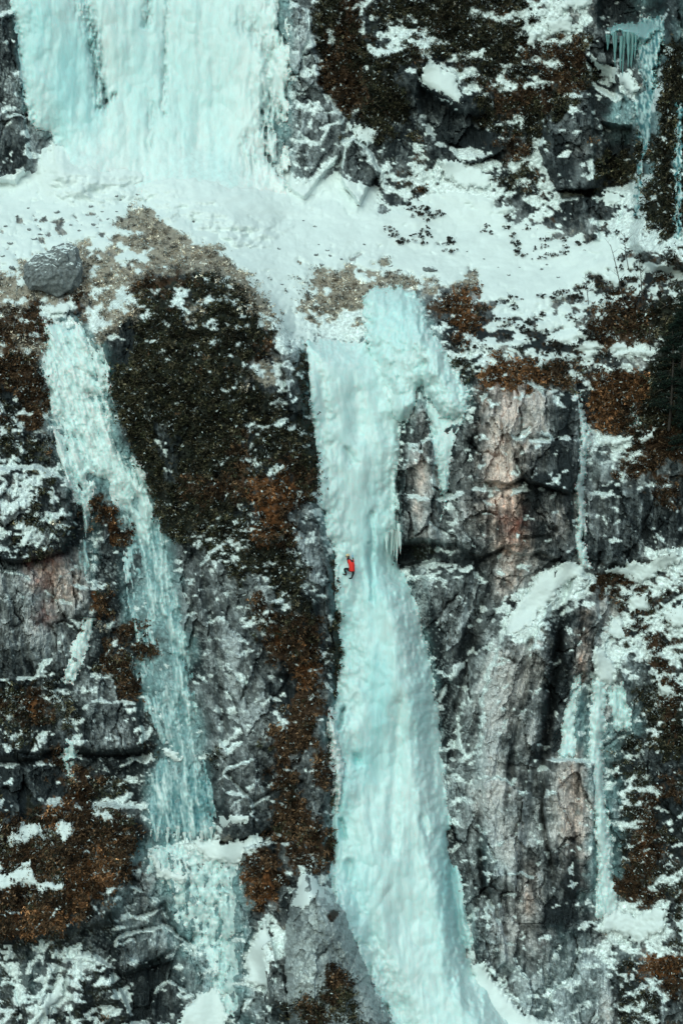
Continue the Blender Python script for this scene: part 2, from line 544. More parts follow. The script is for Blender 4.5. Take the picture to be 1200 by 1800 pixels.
# ------------------------------------------------------------------ depth of the wall (metres, larger = further back)
CP = """-240 1980 -9;200 1980 -9;420 1980 -7.5;560 1980 -9;700 1980 -4;850 1980 -6;1000 1980 -4.5;1200 1980 -6;1440 1980 -8
-240 1640 -6;90 1600 -6.2;300 1640 -4;450 1640 -4.3;560 1640 -5.5;700 1640 -1.3;850 1640 -2;1000 1640 -1.9;1080 1640 -1;1200 1640 -3.2;1440 1640 -5
-240 1350 -4;90 1350 -3.3;300 1350 -2;450 1350 -3.5;550 1350 -3.6;690 1350 1;850 1350 -.5;1000 1350 -.5;1060 1350 .8;1200 1350 -1;1440 1350 -3
-240 1050 -3;50 1050 -2.5;250 1050 -.3;420 1050 -2.6;540 1050 -2;660 1050 2.5;800 1050 1.1;950 1050 .4;1060 1050 1.8;1200 1050 1;1440 1050 0
-240 900 -2;50 900 -1.6;250 900 .8;420 900 -2.3;530 900 -1;640 900 3.2;740 900 1.5;850 900 .6;950 900 .6;1040 900 2.6;1200 900 2.2;1440 900 1
-240 700 0;30 700 .3;150 700 1.8;300 700 -.6;420 700 -.8;520 700 .8;600 700 4;720 700 3.2;850 700 1.4;950 700 1.4;1040 700 3.6;1200 700 1.8;1440 700 0
-240 560 2.5;30 560 3;110 560 3.8;250 560 1.6;400 560 1.6;510 560 4.8;600 560 6.2;700 560 5.3;800 560 5;950 560 6;1100 560 4.3;1200 560 2;1440 560 0
-240 480 6.5;0 480 7;250 480 5;400 480 5.8;520 480 9;700 480 10;900 480 11;1050 480 9;1180 480 4;1440 480 0
-240 400 11;0 400 11.5;250 400 10;400 400 12;600 400 14;800 400 15.6;950 400 15;1050 400 13;1150 400 8.5;1250 400 5;1440 400 1
-240 330 16;0 330 16.3;250 330 17;450 330 18;600 330 18;750 330 18;900 330 17;1000 330 16;1100 330 14;1170 330 10;1300 330 6;1440 330 2
-240 250 16.5;0 250 17;250 250 19;450 250 19.3;560 250 18.3;700 250 18.6;900 250 17.5;1000 250 16.7;1100 250 15.5;1180 250 11;1440 250 3
-240 0 17.5;0 0 18;250 0 21;450 0 21;560 0 20;700 0 19.7;900 0 18.7;1000 0 18.2;1100 0 19;1180 0 12.5;1440 0 4
-240 -200 18.5;0 -200 19;250 -200 22.5;450 -200 22;700 -200 21;900 -200 20;1100 -200 20;1180 -200 13.5;1440 -200 5"""
CP = np.array([[float(t) for t in c.split()] for c in CP.replace('\n', ';').split(';')])
S_ = 100.0
def tps(r2): return np.where(r2 > 0, .5 * r2 * np.log(np.maximum(r2, 1e-9)), 0)
xy = CP[:, :2] / S_; n = len(xy)
K = tps(((xy[:, None] - xy[None]) ** 2).sum(-1)) + np.eye(n) * .05
Pm = np.hstack([np.ones((n, 1)), xy])
sol = np.linalg.solve(np.block([[K, Pm], [Pm.T, np.zeros((3, 3))]]), np.concatenate([CP[:, 2], np.zeros(3)]))
cgx = np.arange(-240, 1449, 12.0); cgy = np.arange(-200, 1989, 12.0)
cxx, cyy = np.meshgrid(cgx / S_, cgy / S_)
cv = sol[n] + sol[n + 1] * cxx + sol[n + 2] * cyy
for i in range(n): cv = cv + sol[i] * tps((cxx - xy[i, 0]) ** 2 + (cyy - xy[i, 1]) ** 2)
u = np.clip((PX + 240) / 12, 0, cv.shape[1] - 1.001); v = np.clip((PY + 200) / 12, 0, cv.shape[0] - 1.001)
iu = u.astype(int); iv = v.astype(int); fu = u - iu; fv = v - iv
Y = ((cv[iv, iu] * (1 - fu) + cv[iv, iu + 1] * fu) * (1 - fv) + (cv[iv + 1, iu] * (1 - fu) + cv[iv + 1, iu + 1] * fu) * fv).astype(np.float32)

# ragged copies of the plan position, so no edge runs straight
EX = PX + 9 * fbm(PX / 45, PY / 45, 21, 4); EY = PY + 9 * fbm(PX / 45, PY / 45, 22, 4)

def bbox(pts, pad):
    P = np.asarray(pts, float)
    x0, x1 = np.searchsorted(gx, [P[:, 0].min() - pad, P[:, 0].max() + pad])
    y0, y1 = np.searchsorted(gy, [P[:, 1].min() - pad, P[:, 1].max() + pad])
    return slice(max(0, y0 - 1), min(NY, y1 + 1)), slice(max(0, x0 - 1), min(NX, x1 + 1))

def block(poly, out, edge=8.0, tilt=(0, 0)):
    """push a polygon of the wall out (metres, towards the valley)"""
    s = bbox(poly, 30 + edge)
    sd = poly_sd(poly, EX[s], EY[s])
    m = sstep(-edge * .4, edge * .4, sd)
    P = np.asarray(poly, float); c = P.mean(0)
    Y[s] -= m * 1.3 * (out + tilt[0] * (PX[s] - c[0]) / 100 + tilt[1] * (PY[s] - c[1]) / 100)

def crack(pts, width, depth):
    s = bbox(pts, 30 + width)
    d = line_d(pts, EX[s], EY[s])
    Y[s] += (2.0 if depth > 0 else 1.0) * depth * np.exp(-(d / (width * .85)) ** 2)

DOME = [(505, 570), (528, 640), (545, 730), (558, 820), (560, 900), (583, 970), (590, 1060), (597, 1150), (590, 1230), (572, 1280),
        (588, 1400), (578, 1500), (585, 1560), (620, 1620), (650, 1700), (690, 1800), (730, 1990), (420, 1990), (400, 1500), (385, 1400),
        (350, 1200), (310, 1000), (285, 880), (215, 760), (205, 640), (170, 590), (190, 550), (250, 480), (380, 470), (450, 510)]
block(DOME, 1.5, 44)
block([(845, 668), (885, 652), (960, 688), (1015, 700), (1018, 835), (1000, 868), (940, 850), (925, 838), (890, 850), (838, 846), (842, 760), (862, 700)], 1.0, 7, (.2, .5))
block([(925, 790), (1018, 760), (1018, 860), (1000, 868), (930, 846)], .7, 7, (0, .6))
block([(700, 870), (770, 880), (836, 860), (1005, 862), (1012, 962), (988, 985), (952, 966), (915, 982), (880, 960), (845, 980), (800, 958), (770, 952), (700, 948)], .75, 8)
block([(880, 880), (920, 860), (915, 960), (870, 965)], .5, 6)
block([(930, 870), (975, 870), (975, 940), (915, 945)], .35, 6)
block([(735, 690), (752, 720), (770, 880), (771, 952), (703, 952), (703, 880), (722, 760)], .9, 9)
block([(693, 956), (770, 956), (766, 985), (700, 1002)], -1.6, 8)
block([(800, 985), (1000, 992), (990, 1000), (800, 996)], -.2, 7)
block([(885, 1115), (962, 1068), (965, 1200), (938, 1350), (905, 1560), (850, 1560), (845, 1350), (846, 1220)], .9, 26)
block([(955, 1335), (1045, 1340), (1045, 1560), (1000, 1580), (960, 1480)], .9, 9, (0, -.3))
block([(998, 1000), (1050, 1015), (1052, 1095), (1035, 1180), (1000, 1190), (980, 1110)], .8, 14)
block([(745, 1010), (830, 1000), (800, 1200), (770, 1200)], .6, 16)
block([(830, 1600), (880, 1590), (890, 1690), (870, 1720), (840, 1690)], .7, 8)
block([(1060, 870), (1190, 850), (1195, 980), (1060, 995)], .5, 12, (.3, .3))
crack([(1003, 1010), (985, 1110), (968, 1240), (955, 1345)], 9, .8)
crack([(845, 1060), (825, 1150), (805, 1240), (795, 1330)], 9, .6)
crack([(930, 1130), (915, 1250), (890, 1400)], 6, .3)
crack([(1030, 1180), (1015, 1260), (1012, 1330)], 7, -.5)
crack([(960, 1345), (955, 1450), (975, 1560)], 5, .5)
crack([(840, 1500), (850, 1560), (888, 1640)], 5, .5)
crack([(925, 845), (905, 800), (930, 770), (1015, 770)], 4, .35)
crack([(800, 985), (700, 1000)], 6, .4)
# left wall
block([(-240, 830), (60, 820), (120, 850), (132, 930), (110, 968), (50, 985), (-240, 985)], 1.3, 10, (0, .4))
block([(0, 985), (120, 975), (140, 1040), (110, 1130), (60, 1190), (-240, 1200), (-240, 1000)], .2, 12, (-.4, -.5))
block([(130, 1030), (182, 1035), (185, 1085), (130, 1085)], .7, 9)
block([(150, 1235), (245, 1230), (250, 1322), (140, 1325)], .6, 8, (0, .4))
crack([(-240, 1335), (60, 1338), (110, 1325), (255, 1328)], 8, .9)
block([(-240, 1345), (250, 1335), (255, 1415), (-240, 1420)], -.5, 12)
block([(-240, 1425), (60, 1410), (230, 1415), (240, 1480), (225, 1560), (190, 1625), (60, 1645), (-240, 1660)], 1.3, 26, (0, .5))
block([(205, 1645), (290, 1630), (300, 1670), (215, 1715), (205, 1690)], 1.0, 8)
block([(210, 1715), (300, 1690), (300, 1730), (300, 1800), (230, 1800)], -.8, 8)
block([(112, 1690), (165, 1675), (200, 1700), (205, 1760), (130, 1770)], .9, 12)
block([(60, 1690), (100, 1700), (70, 1800), (0, 1810)], .5, 16)
block([(185, 1560), (235, 1555), (280, 1590), (270, 1625), (200, 1640)], .6, 8)
crack([(290, 1620), (330, 1660), (345, 1640)], 4, .5)
crack([(240, 1610), (290, 1590), (310, 1640)], 4, .5)
block([(390, 1390), (440, 1400), (460, 1465), (400, 1490)], .3, 8)
crack([(385, 1485), (430, 1480), (470, 1465)], 7, .9)
crack([(400, 1360), (430, 1390), (450, 1410), (500, 1380)], 4, .5)
crack([(345, 980), (380, 1100), (395, 1300)], 8, .4)
block([(505, 1570), (560, 1545), (605, 1590), (625, 1680), (660, 1740), (700, 1830), (700, 1990), (540, 1990), (510, 1750), (500, 1650)], .8, 8, (0, .3))
block([(458, 1665), (475, 1650), (510, 1760), (500, 1790), (478, 1770)], .9, 6)
block([(475, 1480), (535, 1485), (560, 1530), (520, 1550), (480, 1530)], .5, 8)
block([(430, 1490), (475, 1480), (480, 1560), (440, 1560)], .8, 12)
block([(455, 1060), (560, 1040), (545, 1120), (520, 1190), (480, 1180)], .4, 14)
# upper cliff
block([(508, 0), (545, 20), (560, 150), (600, 205), (602, 268), (565, 312), (535, 347), (508, 332)], .8, 9)
block([(601, 250), (622, 242), (655, 275), (665, 305), (640, 335), (632, 362), (604, 326)], 1.4, 7)
block([(-60, 40), (25, 20), (45, 180), (52, 290), (30, 320), (-60, 320)], .9, 14)
block([(958, 175), (1040, 165), (1047, 330), (985, 333), (950, 260)], 1.2, 7, (0, .5))
block([(1003, 345), (1050, 348), (1056, 420), (1030, 410)], 1.0, 6)
block([(740, 150), (800, 195), (860, 200), (850, 270), (780, 265), (735, 205)], -1.4, 20)
block([(1060, -60), (1165, -60), (1160, 45), (1100, 55), (1055, 50)], -3.0, 16)
block([(1032, 105), (1078, 112), (1080, 175), (1045, 150)], -2.0, 10)
block([(1058, 215), (1110, 225), (1108, 335), (1062, 330)], -1.8, 12)
block([(985, 333), (1045, 333), (1045, 346), (990, 350)], -1.2, 6)
block([(1170, -200), (1172, 80), (1145, 190), (1125, 330), (1112, 430), (1150, 470), (1440, 480), (1440, -200)], 2.2, 30)
block([(742, 95), (800, 128), (822, 198), (742, 150)], .5, 10)
block([(640, 100), (740, 60), (780, 90), (700, 180), (640, 190)], .8, 40)

rockiness = np.clip(1.0 - .75 * cov - .55 * np.clip(moss + brown + orange + tan, 0, 1) - .2 * icy, .12, 1)
ledge_line = np.interp(gx, [-240, 0, 100, 200, 400, 520, 640, 760, 900, 1000, 1100, 1200, 1440], [520, 520, 540, 500, 480, 570, 520, 540, 640, 660, 640, 600, 600])
base_line = np.interp(gx, [-240, 0, 60, 200, 300, 470, 560, 600, 640, 700, 800, 900, 1000, 1060, 1110, 1200, 1440], [318, 318, 300, 280, 290, 345, 330, 300, 355, 350, 350, 360, 410, 415, 450, 470, 470])
on_ledge = sstep(-25, 10, PY - base_line[None]) * sstep(-25, 10, ledge_line[None] - PY)
amp = rockiness * (1 - .8 * on_ledge)
lean = np.where(PX > 690, .26, -.10) * (np.clip(PY, 960, 1330) - 960)
sx = PX + lean
ICEZ = np.zeros_like(PX)
for P_ in (UP, LF, MF, BU):
    ICEZ = np.maximum(ICEZ, sstep(-4, 22, poly_sd(P_, PX, PY)))
amp = amp * (1 - .72 * ICEZ)
qx = sx + 20 * fbm(sx / 55, PY / 80, 45, 4, .6); qy = PY + 26 * fbm(sx / 55, PY / 80, 46, 4, .6)
rx_ = sx + 8 * fbm(sx / 18, PY / 26, 47, 3, .6); ry_ = PY + 10 * fbm(sx / 18, PY / 26, 48, 3, .6)
f1, e1 = facets(qx / 105, qy / 190, 41, 1.2)
f2, e2 = facets(qx / 44, qy / 92, 42, 1.5)
f3, e3 = facets(rx_ / 17, ry_ / 30, 43, 1.6)
f4, e4 = facets(PX / 7.0, PY / 9.5, 44, 1.6)
def ridge(x, y, sd, o=4): return 1 - np.abs(fbm(x, y, sd, o, .55)) * 2.4
rough = .35 + .65 * sstep(-.35, .35, fbm(PX / 90, PY / 110, 49, 3))
Y -= amp * (1.5 * f1 + .95 * f2 + rough * (.30 * f3 + .08 * f4) + .42 * ridge(qx / 26, qy / 150, 55) + rough * .16 * ridge(rx_ / 10, ry_ / 34, 56, 3) + .10 * fbm(PX / 5, PY / 6, 57, 3))
Y += amp * sstep(.05, .35, fbm(PX / 80, PY / 80, 50, 3)) * (.9 * np.exp(-(e2 / .045) ** 2)) + amp * sstep(.1, .4, fbm(PX / 60, PY / 60, 58, 3)) * .35 * np.exp(-(e3 / .07) ** 2)
veg = np.clip(moss + brown + orange + .5 * tan, 0, 1)
lump = np.abs(fbm(PX / 26, PY / 26, 51, 3)) * .7 + .22 * fbm(PX / 9, PY / 9, 52, 2)
Y -= veg * (1 - .6 * on_ledge) * lump * .9
Y -= .35 * fbm(PX / 120, PY / 70, 53, 3) * (1 + 1.3 * on_ledge) + .22 * on_ledge * np.abs(fbm(PX / 30, PY / 14, 59, 4)) + .03 * fbm(PX / 14, PY / 10, 54, 3)

# ------------------------------------------------------------------ snow lying on the wall
up = np.zeros_like(Y)
dz = np.gradient(gy)[:, None] * .04
up = -np.gradient(Y, axis=0) / dz                      # >0 where the wall steps back upwards
ker = 2
upb = sum(np.roll(up, k, 0) for k in range(-1, 2)) / 3
sn = .80 * fbm(PX / 30, PY / 20, 61, 4, .52) + .18 * fbm(PX / 9, PY / 7, 62, 3, .6)
upc = (upb + np.roll(upb, 1, 1) + np.roll(upb, -1, 1)) / 3
bias = .55 * np.tanh(upc * .5) * (1 - on_ledge)
field = sn * 1.25 + bias + (cov - .5) * 1.25
snow = sstep(-.03, .06, field)
Y -= .09 * sstep(-.05, .25, field)
Yb = Y

# ------------------------------------------------------------------ colour of the wall
def C(*c): return np.array(c, np.float32)
def mixc(a, b, f): return a + (b - a) * f[..., None]
n1 = fbm(PX / 55, PY / 80, 71, 4); n2 = fbm(PX / 11, PY / 13, 72, 3); n3 = fbm(PX / 3.2, PY / 3.6, 73, 2)
streak = fbm(sx / 9, PY / 190, 74, 4, .6); streak2 = fbm(sx / 26, PY / 300, 75, 3)
t_ = np.clip(tone + .34 * n1 + .26 * n2 + .22 * n3 + .30 * f2 + .34 * f3 + .22 * f4 + (.34 * streak + .34 * streak2) * sstep(650, 720, PX) * sstep(600, 700, PY), 0, 1.1)
rock = mixc(C(.016, .021, .024)[None, None], C(.14, .155, .16), sstep(0, .55, t_))
rock = mixc(rock, C(.505, .55, .57), sstep(.46, 1.02, t_))
wm = np.clip(warm * (1 + .7 * n1 + .4 * n2), 0, 1.4)
rock = rock * (1 + wm[..., None] * C(.52, .12, -.04))
redp = np.zeros_like(PX)
for (cx, cy, rx, ry) in [(70, 1020, 24, 26), (55, 1000, 16, 20), (902, 930, 22, 32), (885, 905, 22, 12), (470, 579, 7, 6), (95, 985, 26, 14), (80, 1080, 24, 24)]:
    redp = np.maximum(redp, np.exp(-(((EX - cx) / rx) ** 2 + ((EY - cy) / ry) ** 2) * 1.3))
rock = mixc(rock, C(.34, .085, .055), redp * .5 * np.clip(.6 + n2, 0, 1))
colr = mixc(rock, C(.30, .46, .48), np.clip(icy * 1.1 + .9 * n2 * icy + .5 * (streak) * icy, 0, .9))
pm = sstep(-.12, .12, (moss - .5) + .5 * n2 + .35 * n1 + .15 * n3)
pb = sstep(-.12, .12, (brown - .5) + .6 * n2 + .3 * n1)
po = sstep(-.12, .12, (orange - .45) + .6 * n2)
pt = sstep(-.15, .15, (tan - .45) + .5 * n2 + .3 * n3)
colr = mixc(colr, C(.34, .30, .245), pt)
colr = mixc(colr, C(.016, .018, .012) * 1.2, pm)
colr = mixc(colr, C(.060, .034, .018), pb)
colr = mixc(colr, C(.15, .062, .02), po)
SNOWC = C(.80, .86, .85)
colr = mixc(colr, SNOWC, snow)
# fine dusting of frost grains on rock and plants
NEAR = np.zeros_like(PX)
for P_ in (UP, LF, MF, BU):
    NEAR = np.maximum(NEAR, np.exp(-np.clip(-poly_sd(P_, PX, PY), 0, 400) / 28))
NEAR *= sstep(8, -8, poly_sd(DOME, EX, EY) * (PX > 380))
dust = sstep(.16, .34, fbm(PX / 4.2, PY / 4.2, 77, 2) + .75 * n1 + .45 * n2 + .25 * (cov - .22) - .22 - .3 * (1 - np.clip(cov * 4, 0, 1)) - .12 * (warm > .5) + .35 * NEAR * (1 - .6 * veg))
colr = mixc(colr, C(.62, .68, .68), dust * .32 * (1 - on_ledge * .5))
TINT = colr

# ------------------------------------------------------------------ the wall as meshes, one for each mass of rock
idx = np.arange(NY * NX).reshape(NY, NX)
QUAD = np.stack([idx[:-1, :-1], idx[1:, :-1], idx[1:, 1:], idx[:-1, 1:]], -1)
cX = (PX[:-1, :-1] + 1); cY = (PY[:-1, :-1] + 1)
reg = np.zeros(cX.shape, int)
bl = base_line[None, :-1]; ll = ledge_line[None, :-1]
reg[:] = 2                                                        # left wall
reg[(cX > 640)] = 4
reg[(cX > 1045 + .04 * (cY - 1000)) & (cY > 640)] = 5
reg[poly_sd(DOME, EX[:-1, :-1], EY[:-1, :-1]) > -12] = 3
reg[(cY < ll) & (reg != 3)] = 1
reg[(cY < 480) & (reg == 3)] = 1
reg[cY < bl] = 0
reg[(cX > 1110 + np.clip(200 - cY, 0, 300) * .22) & (cY < 470)] = 6
VW = wpos(PX, PY, Yb).astype(np.float32).reshape(-1, 3)
TW = TINT.reshape(-1, 3)
def submesh(name, quads, V, T, smooth):
    used = np.zeros(NY * NX, bool); used[quads.ravel()] = True
    remap = np.cumsum(used) - 1
    return mesh_np(name, V[used], remap[quads], T[used], smooth)
STRUCT = ['cliff_upper', 'ledge', 'cliff_left', 'cliff_buttress', 'cliff_right', 'slope_right', 'cliff_far_right']
SLAB = ['high rock wall behind the snowy ledge', 'sloping ground of the ledge between the two cliffs', 'dark rock wall around the left icefall',
        'rounded mossy rock buttress left of the main icefall', 'streaked grey and pink rock wall right of the main icefall',
        'steep scrubby slope at the right edge', 'dark overgrown wall in the upper right corner']
for i, nme in enumerate(STRUCT):
    q = QUAD[reg == i]
    o = link(nme, submesh(nme, q, VW, TW, False), M_ROCK)
    tag(o, SLAB[i], kind='structure')

# ------------------------------------------------------------------ layers on the wall: ice and snow
def blur(F, r):
    for ax_ in (0, 1):
        for _ in range(2):
            c = np.cumsum(np.pad(F, [(r + 1, r) if a == ax_ else (0, 0) for a in (0, 1)], mode='edge'), axis=ax_, dtype=np.float64)
            F = ((c[2 * r + 1:] - c[:-2 * r - 1]) if ax_ == 0 else (c[:, 2 * r + 1:] - c[:, :-2 * r - 1])) / (2 * r + 1)
    return F.astype(np.float32)
YS = blur(Yb, 12)

def layer(name, h, T, material, parent=None, cut=-.10, smooth=True, base=None):
    """a body of ice or snow h metres thick on the wall; its rim goes into the rock"""
    ok = h > cut
    q = ok[:-1, :-1] & ok[1:, :-1] & ok[1:, 1:] & ok[:-1, 1:]
    V = wpos(PX, PY, (Yb if base is None else base) - h).astype(np.float32).reshape(-1, 3)
    return link(name, submesh(name, QUAD[q], V, np.broadcast_to(T, PX.shape + (3,)).reshape(-1, 3), smooth), material, parent)

# the pointed rock at the foot of the main icefall
SPUR = [(538, 1526), (560, 1546), (588, 1578), (612, 1600), (628, 1655), (658, 1728), (700, 1815), (740, 1960), (520, 1960), (508, 1800), (500, 1700), (503, 1620), (516, 1565)]
sd_ = poly_sd(SPUR, PX + 6 * fbm(PX / 18, PY / 18, 181, 4), PY + 6 * fbm(PX / 18, PY / 18, 182, 4))
tq = np.clip(sd_ / 34, 0, 1)
h_sp = np.where(sd_ > 0, 2.8 * (1 - (1 - tq) ** 2) + .35 + .55 * f2 + .30 * f3 + .10 * f4 + .12 * fbm(PX / 12, PY / 12, 183, 4), sd_ * .15)
h_sp = np.where((PX > 470) & (PX < 780) & (PY > 1500), h_sp, -1)
tr = np.clip(.96 + .40 * n1 + .34 * n2 + .24 * n3 + .25 * f3, 0, 1.1)
cs = mixc(C(.02, .026, .028)[None, None], C(.17, .19, .195), sstep(.1, .6, tr)); cs = mixc(cs, C(.46, .50, .50), sstep(.6, 1.1, tr))
dk = np.maximum(np.exp(-(((EX - 592) / 16) ** 2 + ((EY - 1735) / 34) ** 2)), np.maximum(np.exp(-(((EX - 560) / 26) ** 2 + ((EY - 1785) / 26) ** 2)), np.exp(-(((EX - 583) / 12) ** 2 + ((EY - 1608) / 14) ** 2))))
cs = mixc(cs, C(.035, .024, .017), sstep(.35, .65, dk + .5 * n2))
cs = mixc(cs, SNOWC, sstep(.40, .50, .9 * n1 + .5 * n2 + .3 * n3) * .8)
bs_ = Yb + (YS - Yb) * sstep(-.05, .4, h_sp)
o = layer('boulder', h_sp, cs, M_ROCK, None, smooth=False, base=bs_)
tag(o, 'tall pointed grey rock with a snow cap leaning at the foot of the main icefall', 'boulder')
Yb = np.where(h_sp > 0, np.minimum(Yb, bs_ - h_sp), Yb)
VW = wpos(PX, PY, Yb).astype(np.float32).reshape(-1, 3)
YS = blur(Yb, 12)
YS6 = blur(Yb, 5)

WX = PX + 9 * fbm(PX / 24, PY / 40, 81, 4, .6) ; WY = PY + 12 * fbm(PX / 24, PY / 40, 82, 4, .6)
RAG = fbm(PX / 6, PY / 9, 79, 4, .7)
LX = PX + 14 * fbm(PX / 60, PY / 130, 83, 3)
flute = 1 - np.abs(fbm(LX / 15, PY / 210, 84, 4, .55)) * 2.2
flute2 = 1 - np.abs(fbm(LX / 34, PY / 330, 85, 3, .5)) * 2.2
billow = np.abs(fbm(PX / 44, PY / 62, 86, 3, .42)) * 2
feather = np.abs(fbm((PX + .25 * PY) / 9, (PY - .4 * PX) / 20, 87, 3, .6)) * 2
fine = fbm(PX / 5, PY / 12, 88, 3)

FROST, PALE, BLUE, DEEP = C(.84, .89, .875), C(.75, .865, .85), C(.56, .80, .81), C(.11, .24, .27)
def icecolor(blue, frosty, dark=0.0):
    a = mixc(PALE[None, None], FROST, np.clip(frosty, 0, 1))
    a = mixc(a, BLUE, np.clip(blue, 0, 1))
    return mixc(a, DEEP, np.clip(dark, 0, 1) + 0 * PX)
def spl(*pts):
    m = np.zeros_like(PX)
    for (cx, cy, rx, ry, a) in pts:
        m = np.maximum(m, a * np.exp(-(((LX - cx) / rx) ** 2 + ((PY - cy) / ry) ** 2)))
    return m
def dome_profile(sd, wdt, H): 
    t = np.clip(sd / wdt, 0, 1)
    return np.where(sd > 0, H * (1 - (1 - t) ** 2), sd * .06)
def body(poly, wdt, H):
    sd = poly_sd(poly, WX, WY)
    return dome_profile(sd + (6 if poly is MF else 13) * RAG * np.exp(-(sd / 11) ** 2), wdt, H)
def groove(pts, wd):
    return np.exp(-(line_d(pts, WX, WY) / wd) ** 2)

# --- the high icefall
h = body(UP, 70, 1.3)
core = h > .05
h = h + core * (.03 * flute + .08 * flute2 + .14 * billow + .02 * feather + .5 * fbm(PX / 110, PY / 330, 94, 3) - .1)
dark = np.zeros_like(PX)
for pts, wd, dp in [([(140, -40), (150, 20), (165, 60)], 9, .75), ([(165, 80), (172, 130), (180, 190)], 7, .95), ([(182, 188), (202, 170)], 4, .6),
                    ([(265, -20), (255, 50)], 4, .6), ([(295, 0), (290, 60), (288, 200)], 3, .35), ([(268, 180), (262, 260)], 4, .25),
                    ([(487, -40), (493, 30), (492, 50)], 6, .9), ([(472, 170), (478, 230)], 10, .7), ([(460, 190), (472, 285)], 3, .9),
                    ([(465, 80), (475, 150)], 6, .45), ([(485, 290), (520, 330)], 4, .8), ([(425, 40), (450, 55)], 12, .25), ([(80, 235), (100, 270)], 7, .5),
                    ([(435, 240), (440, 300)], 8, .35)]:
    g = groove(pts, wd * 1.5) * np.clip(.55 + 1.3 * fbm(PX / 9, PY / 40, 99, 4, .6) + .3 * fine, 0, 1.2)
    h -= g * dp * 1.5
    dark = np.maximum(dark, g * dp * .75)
h -= 1.9 * sstep(415, 500, PX) * np.clip(fbm(PX / 22, PY / 60, 188, 4, .6) + .02, 0, 1)
blue = spl((70, 60, 45, 120, .75), (120, 140, 40, 120, .95), (150, 200, 30, 60, .6), (250, 150, 40, 200, .35), (330, 200, 60, 180, .3), (380, 280, 60, 60, .35)) + .18 * flute2 * (PX < 420)
fr = .12 + .5 * n1 + 1.1 * sstep(190, 300, PY + 20 * n1) + spl((490, 150, 40, 250, .5))
root = empty('frozen_waterfall', wpos(270, 340, 17).tolist())
tag(root, 'huge pale blue frozen waterfall filling the top left corner above the snow ledge', 'frozen waterfall', 'frozen waterfalls')
def child_layer(name, h, T, m, root, **k):
    wgt = sstep(-.05, .30, h)
    k.setdefault('base', Yb + (YS - Yb) * wgt)
    o = layer(name, h, T, m, None, **k)
    o.parent = root
    o.matrix_parent_inverse = Matrix.Translation(-Vector(root.location))
    return o
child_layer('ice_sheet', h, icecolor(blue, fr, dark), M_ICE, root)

# --- the left icefall
low = sstep(840, 960, PY)
ua = PX * .94 - PY * .34; va = PY * .94 + PX * .34; ub = PX * .985 - PY * .15; vb = PY
two = lambda a_, b_, sd_, o_, g_: fbm(ua / a_, va / b_, sd_, o_, g_) * (1 - low) + fbm(ub / a_, vb / b_, sd_ + 200, o_, g_) * low
st1 = two(11, 80, 90, 4, .62); st2 = two(26, 60, 92, 4, .6); st3 = two(4.5, 20, 89, 3, .65)
sdl = poly_sd(LF, WX, WY)
cover = .30 - .42 * low + .95 * st1 + .75 * st2 + .28 * st3 - .75 * np.exp(-np.clip(sdl, 0, 99) / 13) + .30 * sstep(1320, 1400, PY)
for pts, wd, dp in [([(285, 1090), (292, 1150), (300, 1200)], 6, .9), ([(130, 760), (170, 800)], 10, .5), ([(150, 690), (175, 700)], 7, .5), ([(160, 840), (185, 850)], 9, .9),
                    ([(262, 1205), (285, 1200)], 10, .9), ([(270, 1310), (300, 1320)], 5, .7), ([(238, 880), (245, 900)], 7, .7), ([(100, 560), (125, 575)], 8, .7), ([(140, 650), (170, 665)], 5, .5)]:
    cover = cover - groove(pts, wd) * dp
cover = cover + .5 * groove([(250, 900), (275, 1000), (305, 1100), (325, 1250)], 16) + .35 * groove([(110, 590), (130, 680), (160, 780), (230, 860)], 26)
h = np.where(sdl > 0, .10 + .62 * np.clip(cover, -.8, 1.0) * (1 - .45 * low), sdl * .06 - .02)
h = h + (h > 0) * (.10 * feather + .12 * billow - .08)
blue = .10 + .25 * low - .3 * st1
dark = np.clip(.10 + .22 * low - .8 * st1 - .5 * st3 - .5 * cover + .25 * low, 0, .75) * (.45 + .5 * low) + .04 * low + .30 * sstep(1320, 1380, PY) * np.clip(.4 + 1.4 * fine + .8 * n2, 0, 1)
fr = .32 + 1.3 * st1 + .9 * st3 + spl((290, 1040, 25, 110, .5), (300, 1290, 22, 12, .9))
root = empty('frozen_waterfall', wpos(320, 1480, -3).tolist())
tag(root, 'narrow feathery frozen waterfall running down left of the mossy buttress', 'frozen waterfall', 'frozen waterfalls')
child_layer('ice_sheet', h, icecolor(blue, fr, dark), M_ICE, root)
LV = [(243, 1490), (300, 1475), (420, 1490), (432, 1540), (428, 1620), (434, 1740), (420, 1800), (360, 1800), (352, 1690), (330, 1640), (300, 1620), (290, 1560), (255, 1540)]
h = body(LV, 26, .24) - .10 - .45 * np.clip(fbm(PX / 14, PY / 26, 91, 4, .62) + .12, 0, 1)
child_layer('ice_veneer', h, icecolor(.15 + .4 * n2, .6 * feather, .45 * np.clip(.25 + 1.5 * fine + .8 * n2, 0, 1)), M_ICE, root)

